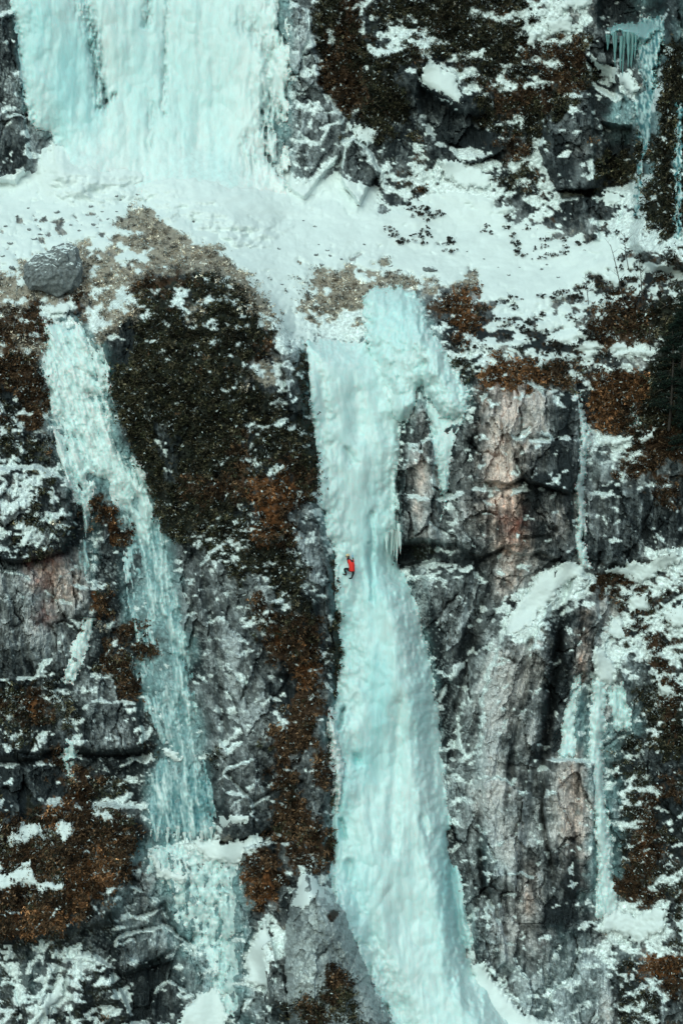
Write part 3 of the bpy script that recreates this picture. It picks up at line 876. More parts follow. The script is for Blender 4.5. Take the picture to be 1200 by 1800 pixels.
# --- the main icefall
h = body(MF, 64, 2.3)
core = h > .05
edge = sstep(0, 60, poly_sd(MF, WX, WY))
h = h + core * (.04 * flute + .08 * flute2 + .16 * billow + .025 * feather * edge * sstep(-.1, .3, n1) + .4 * fbm(PX / 70, PY / 170, 96, 2) - .2) 
h = h + core * edge * (1.2 * sstep(985, 1060, PY) * sstep(600, 700, PX) + .5 * sstep(1560, 1700, PY))
for pts, wd, dp in [([(612, 790), (620, 815)], 6, .5), ([(560, 640), (575, 740)], 8, .3), ([(652, 900), (655, 1060)], 4, .45), ([(625, 700), (628, 760)], 14, .35), ([(602, 1250), (598, 1275)], 4, 1.0),
                    ([(600, 1440), (604, 1475)], 3, .9), ([(614, 1520), (614, 1545)], 7, .6), ([(788, 1470), (800, 1600), (820, 1680)], 7, .9), ([(628, 1330), (630, 1340)], 6, .8),
                    ([(556, 895), (566, 900)], 4, .7), ([(742, 1440), (750, 1460)], 5, .5), ([(700, 1240), (690, 1500)], 10, .4), ([(535, 610), (540, 700)], 3, .6), ([(640, 1655), (645, 1660)], 5, .5)]:
    h -= groove(pts, wd) * dp
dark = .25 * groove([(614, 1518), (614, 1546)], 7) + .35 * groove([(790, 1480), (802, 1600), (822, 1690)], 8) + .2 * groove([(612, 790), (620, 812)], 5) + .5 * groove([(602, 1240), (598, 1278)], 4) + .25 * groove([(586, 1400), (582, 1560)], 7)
blue = .32 + spl((665, 1230, 22, 90, 1.0), (640, 1340, 40, 40, .7), (600, 1400, 20, 120, .6), (630, 1560, 30, 90, .4), (790, 1560, 25, 120, .8), (700, 1000, 40, 60, .3), (655, 1000, 25, 140, .5), (620, 1120, 30, 90, .35), (740, 1250, 20, 80, .35)) + .15 * n1
fr = .35 + .45 * n1 + .30 * fine + .25 * n2 + .4 * spl((580, 640, 60, 90, 1), (700, 1720, 90, 90, .8), (640, 830, 60, 80, .5), (720, 1390, 60, 60, .5), (590, 1300, 16, 60, 1)) + .25 * (billow - .5)
MAIN = empty('frozen_waterfall', wpos(760, 1800, -4).tolist())
tag(MAIN, 'tall thick turquoise frozen waterfall in the middle with a climber on it', 'frozen waterfall', 'frozen waterfalls')
child_layer('ice_column', h, icecolor(blue, fr, dark), M_ICE, MAIN)
H_MAIN = h.copy()
h = body(BU, 40, 1.9)
core = h > .05
h = h + core * (.55 * billow + .16 * feather + .15 * flute - .4)
h -= groove([(735, 560), (738, 575)], 5) * .7 + groove([(745, 640), (738, 700)], 6) * .8 + groove([(640, 560), (655, 575)], 6) * .5 + groove([(632, 620), (640, 670)], 8) * .7
child_layer('ice_bulge', h, icecolor(.28 + .25 * n1 + spl((690, 560, 60, 60, .3)), .3 + .5 * n1 + .3 * (billow - .5)), M_ICE, MAIN)
TO = [(742, 700), (800, 715), (820, 735), (800, 780), (790, 850), (782, 910), (766, 960), (775, 900), (765, 830), (752, 760)]
h = body(TO, 20, .34) + .08 * flute - .10 - .30 * np.clip(fbm(PX / 10, PY / 40, 187, 4, .6) + .05, 0, 1)
child_layer('ice_tongue', h, icecolor(.2 + .3 * n1, .4 + .4 * n2, .1), M_ICE, MAIN)
SI = [(572, 1250), (588, 1228), (594, 1290), (606, 1340), (602, 1400), (590, 1430), (582, 1380), (574, 1310)]
h = body(SI, 14, .8) + .25 * billow - .1
h = h + H_MAIN * 0
child_layer('ice_shelf', h + 1.0 * (h > 0) * np.clip(H_MAIN, 0, 1), icecolor(.05, .9 + .3 * n2), M_ICE, MAIN)

# --- thin icefalls of the right wall
def strip(pts, half, H, lab, nm, b=.2, f=.5, dk=.1, rough=.3):
    P = np.array(pts, float)
    left = [(x - hw, y) for (x, y), hw in zip(pts, half)]; right = [(x + hw, y) for (x, y), hw in zip(pts, half)]
    poly = left + right[::-1]
    h = body(poly, max(4, np.mean(half)), H)
    c = h > .02
    h = h + c * (rough * .5 * (flute - .5) + rough * .7 * (billow - .6) + rough * .4 * fine)
    root = empty('frozen_waterfall', wpos(pts[-1][0], pts[-1][1], 1.0).tolist())
    tag(root, lab, 'frozen waterfall', 'frozen waterfalls')
    child_layer(nm, h, icecolor(b * .6 + .3 * n2, f + .6 * n2, dk * np.clip(.3 + 2 * fine, 0, 1)), M_ICE, root, cut=-.2)
    return root
strip([(1014, 690), (1018, 730), (1030, 770), (1022, 810), (1018, 860), (1022, 910), (1018, 950), (1026, 985), (1032, 1000)], [5, 7, 8, 7, 7, 9, 8, 9, 9], .4,
      'thin white ice ribbon right of the square pink rock block', 'ice_ribbon', .1, .6)
G1 = strip([(1052, 1190), (1050, 1250), (1046, 1320), (1052, 1400), (1060, 1480), (1064, 1560), (1066, 1620)], [14, 14, 14, 13, 15, 16, 22], .5,
      'long icy gully ribbon ending in a white fan near the lower right corner', 'ice_ribbon', .25, .45, .25)
strip([(1022, 1165), (1010, 1210), (1000, 1260), (998, 1310), (995, 1332)], [4, 8, 12, 14, 18], .35,
      'short ice tongue above the square brown block of the right wall', 'ice_ribbon', .3, .4, .15)
strip([(1085, 1200), (1090, 1240), (1092, 1285)], [18, 22, 18], .35, 'knobbly ice patch between the icy gully and the scrub slope', 'ice_patch', .35, .3, .3, .5)
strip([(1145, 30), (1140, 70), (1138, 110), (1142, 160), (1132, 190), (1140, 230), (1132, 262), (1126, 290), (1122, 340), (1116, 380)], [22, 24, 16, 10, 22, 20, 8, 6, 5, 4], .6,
      'dim greenish ice streak running down the dark gully in the upper right', 'ice_ribbon', .5, .0, 1.6)  # shade of the gully is put into the ice colour
strip([(126, 1300), (124, 1325), (122, 1350), (126, 1372)], [12, 14, 7, 6], .35, 'small hanging ice patch in the dark overhang at the left', 'ice_patch', .4, .3, .2)
strip([(160, 1085), (145, 1120), (135, 1160), (118, 1200)], [12, 15, 16, 10], .3, 'slanting strip of ice under the rusty tuft of the left wall', 'ice_patch', .15, .6, .1)
strip([(1115, 715), (1112, 735), (1116, 755)], [9, 14, 9], .35, 'small pale ice patch under the orange scrub of the right wall', 'ice_patch', .2, .5, .2)
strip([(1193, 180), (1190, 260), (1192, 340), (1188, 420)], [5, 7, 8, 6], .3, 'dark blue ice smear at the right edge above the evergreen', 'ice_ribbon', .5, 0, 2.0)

# --- icicles: real tapering rods under an ice lip
def icicle_mesh(L, r, seed, cl=None):
    rr = random.Random(seed); V = []; F = []
    n, k = 7, 8
    for j in range(k + 1):
        t = j / k; rad = r * (1 - t) ** .8 * (1 + .18 * math.sin(t * 17 + seed)) + .004
        for i in range(n):
            a = 2 * math.pi * i / n
            V.append((rad * math.cos(a) + .03 * math.sin(t * 4 + seed), rad * math.sin(a), -L * t))
    for j in range(k):
        for i in range(n):
            F.append((j * n + i, j * n + (i + 1) % n, (j + 1) * n + (i + 1) % n, (j + 1) * n + i))
    c = (PALE if cl is None else np.array(cl, np.float32)) * (1 - .25 * rr.random())
    return mesh_np('icicle', np.array(V), np.array(F), np.tile(c, (len(V), 1)), True)
def yat(px, py, F=None):
    j = int(np.clip(np.searchsorted(gx, px), 0, NX - 1)); i = int(np.clip(np.searchsorted(gy, py), 0, NY - 1))
    return float(Yb[i, j]) - (max(0.0, float(F[i, j])) if F is not None else 0.0)
def icicles(root, spots, Fh=None, fwd=.25, cl=None):
    rl = Vector(root.location)
    for k, (px, py, L, r, Yv) in enumerate(spots):
        p = wpos(px, py, (yat(px, py, Fh) - fwd) if Yv is None else Yv)
        o = link('icicle', icicle_mesh(L * .04, r * .04, k + int(px), cl), M_ICE, root)
        o.location = Vector(p.tolist()) - rl
icicles(MAIN, [(693, 925, 55, 5, None), (698, 930, 62, 4.5, None), (701, 920, 45, 4, None), (688, 930, 48, 5, None), (684, 890, 30, 4, None), (696, 870, 26, 4, None), (703, 935, 40, 3, None),
               (680, 935, 38, 5, None), (690, 900, 40, 5, None), (697, 905, 44, 5, None)], H_MAIN, .25)
CUR = empty('frozen_waterfall', wpos(1092, 60, 17).tolist())
tag(CUR, 'curtain of hanging icicles in the dark alcove at the top right', 'frozen waterfall', 'frozen waterfalls')
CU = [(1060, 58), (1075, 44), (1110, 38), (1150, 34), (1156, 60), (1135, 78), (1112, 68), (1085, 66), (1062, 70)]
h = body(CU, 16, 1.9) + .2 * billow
child_layer('ice_lip', h, icecolor(.55, 0, .6), M_ICE, CUR)  # alcove shade painted in with the deep ice tint
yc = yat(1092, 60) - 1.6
icicles(CUR, [(1066 + 4.6 * i + 3.5 * math.sin(i * 4.3), 60 + 4 * math.sin(i * 2.9), [22, 30, 36, 60, 52, 66, 74, 78, 70, 62, 66, 48, 40, 30, 34, 26][i], 2.2 + 2.4 * abs(math.sin(i * 1.7)), yc + .25 * math.sin(i * 2.1)) for i in range(16)], cl=(.22, .36, .36))  # icicle colour darkened to stand for the alcove shade

icicles([o for o in bpy.data.objects if o.get('label', '').startswith('narrow feathery')][0],
        [(266 + 8.4 * i + 5 * math.sin(i * 2.7), 1458 + 7 * math.sin(i * 1.9), 14 + 12 * abs(math.sin(i * 3.3)), 2.4 + 1.4 * abs(math.sin(i * 5.1)), None) for i in range(14)], None, .35)

# ------------------------------------------------------------------ snow: the ledge field and the separate patches
fld = np.where(on_ledge > .02, (field * 1.1) * on_ledge - (1 - on_ledge) * .35, -1)
fld = np.maximum(fld, .30 * sstep(-8, 20, poly_sd([(-240, 318), (40, 300), (105, 288), (260, 285), (470, 335), (590, 300), (665, 330), (680, 420), (420, 440), (330, 350), (100, 345), (-240, 345)], WX, WY)) - .1)
hs = np.minimum(fld, .45) * .55 - .03
GULLY = [(395, 420), (470, 410), (560, 470), (545, 520), (520, 555), (560, 590), (620, 590), (610, 615), (535, 612), (500, 580), (470, 540), (430, 490)]
bank = 2.3 * sstep(252, 332, PY - .10 * (PX - 200) + 26 * fbm(PX / 50, PY / 50, 93, 4)) * sstep(0, -85, PY - np.interp(PX, [0, 260, 420, 600], [375, 385, 460, 450]) + 34 * fbm(PX / 40, PY / 24, 94, 4, .6)) * sstep(50, 120, PX) * sstep(570, 430, PX)
hs = np.where(bank > .02, np.maximum(hs, bank - .25), hs)
hs = np.maximum(hs, body(GULLY, 26, .30) + .10 * fbm(PX / 12, PY / 8, 95, 3) - .06 - .5 * dust * (body(GULLY, 26, .3) < .2))
sno = layer('snow_field', hs, SNOWC[None, None] * (1 + .03 * n1[..., None]), M_SNOW, None, cut=-.06)
tag(sno, 'wide white snow slope on the ledge below the upper cliff', kind='structure')

def patch(poly, lab, H=.3, ragged=1.0):
    s = body(poly, 11, H) + ragged * .10 * fbm(PX / 10, PY / 8, 97, 3) - .02 - .22 * ragged * np.clip(fbm(PX / 16, PY / 13, 98, 3) - .3, 0, 1)
    P = np.asarray(poly, float)
    out = (PX < P[:, 0].min() - 14) | (PX > P[:, 0].max() + 14) | (PY < P[:, 1].min() - 14) | (PY > P[:, 1].max() + 14)
    s = np.where(out, -1, s)
    o = layer('snow_patch', s, SNOWC[None, None], M_SNOW, None, cut=-.07, base=Yb + (YS6 - .12 - Yb) * sstep(-.02, .12, s))
    tag(o, lab, 'snow patch', 'snow patches on the cliff')
patch([(1000, 985), (1036, 990), (1022, 1015), (985, 1035), (962, 1065), (922, 1108), (890, 1122), (884, 1102), (906, 1062), (932, 1030), (952, 1000)], 'long slanting snow patch in the middle of the right rock wall', .4, .7)
patch([(1046, 1128), (1062, 1140), (1086, 1180), (1082, 1204), (1044, 1204), (1040, 1160)], 'teardrop of snow above the icy gully near the scrub slope', .4, .5)
patch([(1060, 1000), (1100, 990), (1140, 985), (1190, 960), (1200, 985), (1150, 1010), (1130, 1025), (1060, 1008)], 'snow band under the dark wall at the right edge', .35)
patch([(1100, 1045), (1140, 1040), (1138, 1075), (1105, 1080)], 'squarish snow patch on the scrub slope below the snow band', .3)
patch([(1068, 1090), (1098, 1085), (1095, 1120), (1070, 1125)], 'small snow patch left of the scrub, above the teardrop of snow', .3)
patch([(1160, 1070), (1200, 1060), (1220, 1100), (1175, 1110)], 'snow patch at the right edge, uppermost on the scrub slope', .3)
patch([(1145, 1195), (1170, 1200), (1198, 1225), (1165, 1225)], 'low snow patch at the right edge of the scrub slope', .3)
patch([(742, 97), (766, 110), (800, 130), (822, 198), (800, 190), (742, 152)], 'grey white slanting snow slab high on the dark scrubby cliff', .3, .5)
patch([(766, 274), (812, 284), (866, 310), (864, 330), (812, 332), (782, 312)], 'pale snow slab just above the ledge on the right', .35, .5)
patch([(985, -20), (1045, -20), (1040, 12), (1010, 20), (988, 12)], 'snow patch at the top edge left of the dark alcove', .35)
patch([(955, 35), (1000, 22), (1015, 60), (965, 62)], 'ragged snow patch below the one at the top edge', .3)
patch([(925, 52), (946, 60), (940, 88), (926, 85)], 'upright snow strip beside a dark bare branch', .3)
patch([(1030, 92), (1062, 112), (1100, 126), (1128, 150), (1112, 170), (1084, 152), (1050, 122), (1034, 112)], 'curved snow band below the hanging icicles', .5, .6)
patch([(1058, 340), (1096, 332), (1092, 358), (1064, 360)], 'snow cap right of the dark overhanging rock', .3)
patch([(622, 222), (672, 218), (660, 250), (640, 262), (625, 240)], 'dull snow patch above the pointed rock tip', .25)
patch([(810, 95), (850, 84), (858, 96), (820, 110)], 'short snow stripe on the dark upper cliff', .25)
patch([(8, 1470), (35, 1445), (70, 1442), (72, 1462), (40, 1490), (12, 1492)], 'snow patch highest on the rusty moss mass at the lower left', .3, .5)
patch([(95, 1445), (125, 1440), (136, 1465), (112, 1482), (98, 1462)], 'snow patch second from left on top of the rusty moss', .3, .6)
patch([(155, 1430), (185, 1424), (206, 1436), (186, 1446)], 'snow cap at the right shoulder of the rusty moss', .3, .5)
patch([(0, 1535), (30, 1525), (55, 1510), (60, 1530), (80, 1550), (50, 1560), (20, 1562), (-20, 1570)], 'broad snow patch on the left half of the rusty moss', .3)
patch([(136, 1492), (158, 1486), (160, 1498), (146, 1508)], 'small star of snow in the middle of the rusty moss', .25, .6)
patch([(164, 1528), (180, 1522), (188, 1534), (170, 1538)], 'lone snow spot on the right side of the rusty moss', .25, .6)
patch([(88, 1606), (108, 1590), (100, 1612), (90, 1618)], 'slim snow spot at the lower edge of the rusty moss', .25, .6)
patch([(60, 1550), (82, 1545), (118, 1556), (100, 1570), (70, 1572)], 'snow patch just right of the broad one on the rusty moss', .28)
patch([(340, 1475), (400, 1478), (462, 1468), (466, 1480), (430, 1500), (420, 1520), (360, 1512), (345, 1495)], 'snow shelf under the blue ice curtain of the left icefall', .4, .6)
patch([(536, 1524), (554, 1540), (594, 1596), (572, 1590), (550, 1582), (534, 1604), (511, 1594), (518, 1562)], 'snow cap on the pointed rock beside the main icefall', .35, .4)
patch([(468, 1612), (478, 1650), (472, 1680), (482, 1740), (436, 1732), (432, 1680), (448, 1645)], 'upright snow wedge left of the pointed rock', .4, .4)
patch([(345, 1748), (380, 1732), (400, 1760), (400, 1820), (300, 1820), (320, 1780)], 'snow mound at the bottom edge below the left icefall', .45, .5)
patch([(108, 1715), (116, 1730), (104, 1765), (70, 1790), (60, 1820), (35, 1820), (70, 1770), (92, 1735)], 'slanting snow streak in the lower left corner', .35, .5)
patch([(118, 1690), (140, 1668), (172, 1688), (165, 1694), (140, 1690)], 'snow cap on the round rock under the rusty moss', .3, .5)
patch([(828, 1690), (852, 1690), (870, 1725), (905, 1765), (945, 1790), (1010, 1800), (1030, 1840), (900, 1860), (850, 1790), (830, 1740)], 'broad snow apron at the foot of the main icefall', .6, .4)
patch([(1055, 1600), (1080, 1595), (1110, 1610), (1150, 1592), (1178, 1600), (1160, 1640), (1120, 1660), (1085, 1640), (1050, 1640)], 'white fan of snow at the foot of the icy gully', .4)
patch([(1050, 768), (1108, 764), (1112, 775), (1080, 782), (1052, 784)], 'snow ledge under the orange scrub of the right wall', .35, .5)
patch([(1150, 745), (1160, 735), (1150, 770), (1128, 782), (1124, 772)], 'short snow rib right of the snow ledge on the right wall', .3, .5)
patch([(1072, 620), (1110, 610), (1160, 612), (1155, 628), (1110, 626), (1075, 632)], 'snow band beside the dark evergreen', .3, .5)
patch([(33, 945), (62, 922), (58, 955), (40, 962)], 'snow spot on the dark overhanging block at the left edge', .28, .6)
patch([(478, 820), (508, 814), (500, 828), (480, 835)], 'small snow spot on the mossy buttress near the main icefall', .25, .7)
patch([(385, 1432), (442, 1432), (440, 1446), (388, 1452)], 'flat snow strip right of the blue ice curtain', .25, .6)
patch([(285, 1520), (310, 1535), (345, 1545), (318, 1556), (278, 1545), (260, 1500), (272, 1500)], 'curving snow strip on the ice below the left icefall', .25, .6)
patch([(282, 1310), (300, 1318), (325, 1330), (305, 1338), (288, 1328)], 'thin snow crescent halfway down the left icefall', .25, .6)
patch([(230, 808), (252, 806), (250, 818), (222, 818)], 'snow ledge beside a pale stone right of the left icefall', .25, .6)
patch([(84, 530), (126, 532), (124, 550), (84, 552)], 'snow ledge just below the big grey boulder', .3, .5)

# ------------------------------------------------------------------ boulder, stones
def boulder_mesh(name, pts2, depth, seed, squash=.75):
    """a rock whose outline is pts2 (x, z in metres) with faceted front"""
    P = np.array(pts2, float); n = len(P); c = P.mean(0)
    V = []; F = []
    rings = [(1.0, 0.0), (.97, -.28), (.80, -.62), (.5, -.88), (0.2, -1.0)]
    rr = np.random.default_rng(seed)
    for k, (s, d) in enumerate(rings):
        for i in range(n):
            q = c + (P[i] - c) * s
            j = rr.normal(0, .05, 3) * depth * (0 if k == 0 else 1)
            V.append((q[0] + j[0], d * depth + j[1], q[1] + j[2]))
    for k in range(len(rings) - 1):
        for i in range(n):
            F.append((k * n + i, k * n + (i + 1) % n, (k + 1) * n + (i + 1) % n, (k + 1) * n + i))
    cap0 = len(V) - n
    V2 = [(v[0], -v[1] * .8, v[2]) for v in V[n:]]
    b = len(V)
    V += V2
    for k in range(len(rings) - 1):
        for i in range(n):
            a0 = (k * n + i, k * n + (i + 1) % n)
            lo = [x if k == 0 else b + x - n for x in a0]
            hi = [b + k * n + (i + 1) % n, b + k * n + i]
            F.append((lo[1], lo[0], hi[1], hi[0]))
    F.append(tuple(range(cap0, cap0 + n))); F.append(tuple(range(len(V) - n, len(V)))[::-1])
    me = bpy.data.meshes.new(name)
    me.from_pydata([tuple(v) for v in V], [], [tuple(f) for f in F])
    import bmesh
    bm = bmesh.new(); bm.from_mesh(me)
    for kk in (range(3) if name == 'boulder' else range(2)):
        bmesh.ops.subdivide_edges(bm, edges=bm.edges[:], cuts=1, use_grid_fill=True)
    bmesh.ops.recalc_face_normals(bm, faces=bm.faces[:])
    for v_ in bm.verts:
        nn = v_.normal
        q = v_.co * 1.6
        v_.co += nn * float(.11 * depth * (pnoise(np.array([q.x + q.y]), np.array([q.z - q.y * .5]), seed)[0] + .6 * pnoise(np.array([q.x * 2.7]), np.array([q.z * 2.7 + q.y * 2]), seed + 3)[0]))
    bm.to_mesh(me); bm.free()
    return me

bp = np.array([(44, 488), (46, 465), (62, 452), (80, 446), (100, 436), (120, 428), (136, 434), (142, 452), (146, 478), (138, 505), (122, 516), (104, 518), (78, 512), (54, 508)], float)
cy_ = 520.0
o = link('boulder', boulder_mesh('boulder', [((x - 95) * .042, (cy_ - y) * .042) for x, y in bp], 1.3, 5), M_STONE)
o.location = wpos(95, 521, yat(95, 515) - .35).tolist()
tag(o, 'big grey angular boulder perched above the left icefall', 'boulder')

STONES = [boulder_mesh('stone', [(math.cos(a) * .3 * random.uniform(.7, 1.15), math.sin(a) * .17 * random.uniform(.7, 1.2)) for a in np.linspace(0, 2 * math.pi, 9)[:-1]], .2, 30 + k) for k in range(5)]
def stone(px, py, s, lab, grp, k):
    o = bpy.data.objects.new('stone', STONES[k % 5]); COL.objects.link(o)
    if not STONES[k % 5].materials: STONES[k % 5].materials.append(M_STONE)
    o.location = wpos(px, py, yat(px, py, hs) + .02).tolist()
    o.scale = (s, s, s); o.rotation_euler = (.3, random.uniform(-.3, .3), random.uniform(-.6, .6))
    tag(o, lab, 'stone', grp)
k = 0
for (px, py) in [(50, 366), (78, 382), (52, 403), (10, 398), (18, 428), (70, 412), (100, 373), (140, 405), (160, 363), (228, 363), (165, 395), (5, 450), (22, 470), (110, 385), (190, 385), (205, 372),
                 (30, 380), (85, 442), (240, 342), (205, 345), (212, 352), (60, 420), (125, 395), (278, 380), (180, 372)]:
    stone(px, py, random.uniform(.45, 1.0), 'small grey stone poking out of the snow above the big boulder', 'stones above the boulder', k); k += 1
for (px, py) in [(440, 436), (490, 437), (553, 398), (533, 388), (555, 448), (580, 450), (565, 465), (600, 455), (588, 475), (610, 478), (640, 430), (686, 468), (664, 460), (700, 475), (630, 361), (560, 430), (575, 440), (540, 497), (525, 490), (495, 500)]:
    stone(px, py, random.uniform(.35, .8), 'small stone in the snow above the main icefall', 'stones above the main icefall', k); k += 1
for (px, py) in [(820, 442), (893, 483), (952, 473), (960, 465), (850, 455), (830, 488), (980, 487), (875, 470), (810, 500), (912, 470)]:
    stone(px, py, random.uniform(.3, .6), 'tiny dark stone on the open snow right of centre', 'stones on the open snow', k); k += 1
o = link('boulder', boulder_mesh('boulder', [(-.55, -.1), (-.5, .15), (-.2, .3), (.15, .3), (.42, .12), (.6, -.05), (.4, -.2), (-.3, -.22)], .5, 77), M_STONE)
o.location = wpos(755, 474, yat(755, 474, hs)).tolist()
tag(o, 'lone low rock in the snow upper right of the main icefall', 'boulder')

# ------------------------------------------------------------------ ground plants (nobody could count them): blades and leaves as real faces
def blades(name, region, weight, count, per, length, pal, droop, lab, cat, dim=1.0):
    wgt = (weight * region * (1 - snow) ** 2).copy()
    wgt[(PX < -60) | (PX > 1260) | (PY < -60) | (PY > 1860)] = 0
    wgt = np.clip(wgt - .25, 0, None)
    p = wgt.ravel().astype(np.float64)
    if p.sum() <= 0: return
    p /= p.sum()
    nc = max(1, count // 9)
    cid = rng.choice(p.size, nc, p=p)
    which = rng.integers(0, nc, count)
    sig = length * 1.0
    off = rng.normal(0, 1, (count, 2)) * sig * rng.uniform(.5, 1.4, nc)[which][:, None]
    r2 = (off ** 2).sum(1) / sig ** 2
    ids = cid[which]
    cb = VW[cid][which]
    B = cb + np.stack([off[:, 0], -.9 * sig * np.exp(-r2 * .6) + rng.normal(0, .04, count), off[:, 1] * .8], 1)
    topness = np.repeat(off[:, 1] / sig, per)
    clb = np.repeat((rng.uniform(.3, 1.0, nc) ** 2 * 2.4)[which], per)
    B = np.repeat(B, per, 0) + rng.normal(0, .06, (count * per, 3))
    m = len(B)
    d = rng.normal(0, .55, (m, 3)); d[:, 1] -= .65; d[:, 2] += droop
    d /= np.linalg.norm(d, axis=1, keepdims=True)
    Lg = length * rng.uniform(.5, 1.3, (m, 1))
    side = np.cross(d, rng.normal(0, 1, (m, 3))); side /= np.linalg.norm(side, axis=1, keepdims=True) + 1e-6
    wd = Lg * rng.uniform(.16, .34, (m, 1))
    stem = rng.random(m) < .035                       # bare stems sticking out
    Lg[stem] *= 2.6; wd[stem] *= .22
    V = np.stack([B - side * wd, B + side * wd, B + d * Lg], 1).reshape(-1, 3)
    F = np.arange(m * 3).reshape(m, 3)
    pr = np.stack([pm.ravel()[cid], pb.ravel()[cid] * .9, po.ravel()[cid] * 1.2, pt.ravel()[cid]], 1) + 1e-4
    pr = np.cumsum(pr / pr.sum(1, keepdims=True), 1)
    fam = (rng.random((nc, 1)) > pr).sum(1).clip(0, 3)
    pal = np.array((MOSSP * 2)[:5] + (BROWNP * 2)[:5] + (RUSTP * 2)[:5] + TANP[:5], np.float32)
    fam5 = np.repeat(fam[which], per) * 5
    ci = fam5 + np.where(rng.random(count * per) < .6, np.repeat(rng.integers(0, 5, nc)[which], per), rng.integers(0, 5, count * per))
    loc = np.repeat((1 + .9 * n1.ravel()[ids] + .5 * n2.ravel()[ids]).clip(.35, 2.2), per)[:, None]
    c = pal[ci] * rng.uniform(.55, 1.5, (m, 1)) * loc * clb[:, None] * dim
    c[stem] = np.array((.20, .17, .125)) * rng.uniform(.35, 1.2, (stem.sum(), 1))
    fz = (rng.random(m) < .012 + .8 * np.clip(np.repeat(cov.ravel()[ids], per) - .08, 0, .6) * (topness > .25))
    c[fz] = np.array((.60, .66, .66)) * rng.uniform(.6, 1.1, (fz.sum(), 1))
    me = mesh_np(name, V, F, np.repeat(c, 3, 0), False)
    o = link(name, me, M_PLANT)
    tag(o, lab, cat, kind='stuff')
zone = lambda x0, x1, y0, y1: ((PX > x0) & (PX < x1) & (PY > y0) & (PY < y1)).astype(np.float32)
MOSSP = [(.034, .035, .020), (.060, .054, .030), (.018, .021, .015), (.11, .095, .06)]
BROWNP = [(.085, .052, .029), (.055, .034, .020), (.115, .070, .038), (.03, .024, .016)]
RUSTP = [(.18, .092, .042), (.13, .066, .032), (.24, .13, .062), (.08, .048, .027)]
TANP = [(.42, .37, .30), (.32, .27, .21), (.50, .46, .39), (.17, .135, .10), (.6, .6, .57)]
dz_ = zone(165, 600, 440, 1560)
blades('moss', dz_, pm, 15000, 5, .20, MOSSP, .1, 'dark moss covering the rounded buttress', 'moss', .95)
blades('dead_grass', dz_, np.maximum(pb, po), 7000, 5, .24, BROWNP + RUSTP[:1], -.2, 'brown dead grass on the lower part of the buttress', 'grass')
uz = zone(540, 1260, -60, 480) * (1 - on_ledge)
blades('scrub', uz, np.maximum(pm, pb), 20000, 5, .22, MOSSP + MOSSP[:2] + BROWNP[:2], .15, 'dark olive and brown scrub clinging to the upper right cliff', 'scrub', .85)
lz = zone(-60, 250, 480, 1400)
blades('dead_grass', lz, np.maximum(pb, np.maximum(pm, po)), 7000, 5, .22, BROWNP + MOSSP[:2], 0, 'brown grass and moss on the left edge wall', 'grass')
llz = zone(-60, 260, 1400, 1860)
blades('dead_grass', llz, np.maximum(pb, po), 11000, 5, .22, BROWNP[:3] + RUSTP[:3], -.1, 'rusty brown grass mass at the lower left', 'grass')
rz_ = zone(1040, 1260, 690, 1860)
blades('scrub', rz_, np.maximum(pb, np.maximum(pm, po)), 13000, 5, .18, BROWNP + MOSSP[:2] + RUSTP[:1], .1, 'brown scrub on the steep slope at the right edge', 'scrub', .75)
oz = zone(780, 1260, 480, 760) * 1.0
blades('dead_grass', oz, np.maximum(po, np.maximum(.8 * pb, .5 * pm)), 8000, 5, .25, RUSTP + BROWNP, .2, 'orange brown grass along the top of the right rock wall', 'grass')
blades('dry_grass', zone(-60, 860, 340, 640), pt, 9000, 4, .16, TANP, .2, 'pale dry grass on the crest of the ledge', 'grass')
blades('dead_grass', zone(400, 700, 1560, 1860), np.maximum(pb, np.maximum(pm, po)), 2500, 5, .2, BROWNP + MOSSP[:1], 0, 'dark brown moss on the pointed rock by the icefall foot', 'moss')

# ------------------------------------------------------------------ shrubs on the ledge, each one a thing
def leaf_cloud(nl, rx, ry, rz, size, pal, seed, zc):
    r = np.random.default_rng(seed)
    q = r.normal(0, 1, (nl, 3)); q /= np.linalg.norm(q, axis=1, keepdims=True)
    q *= r.uniform(.25, 1.0, (nl, 1)) ** .6
    nk = int(r.integers(6, 13)); cl = r.normal(0, .62, (nk, 3)); cl[:, 0] *= r.uniform(.8, 1.8)      # clumps, so that gaps stay open
    q = q * r.uniform(.18, .5, (nk, 1))[(ki := r.integers(0, nk, nl))] + cl[ki] * .9
    B = q * np.array([rx, ry, rz]) + np.array([0, 0, zc])
    d = r.normal(0, 1, (nl, 3)); d[:, 2] += .5; d /= np.linalg.norm(d, axis=1, keepdims=True)
    s = np.cross(d, r.normal(0, 1, (nl, 3))); s /= np.linalg.norm(s, axis=1, keepdims=True)
    L = size * r.uniform(.6, 1.4, (nl, 1))
    V = np.stack([B - d * L, B + s * L * .4, B + d * L, B - s * L * .4], 1).reshape(-1, 3)
    F = np.arange(nl * 4).reshape(nl, 4)
    pal = np.array(pal, np.float32)
    c = pal[r.integers(0, len(pal), nl)] * r.uniform(.6, 1.5, (nl, 1))
    return mesh_np('foliage', V, F, np.repeat(c, 4, 0), False)

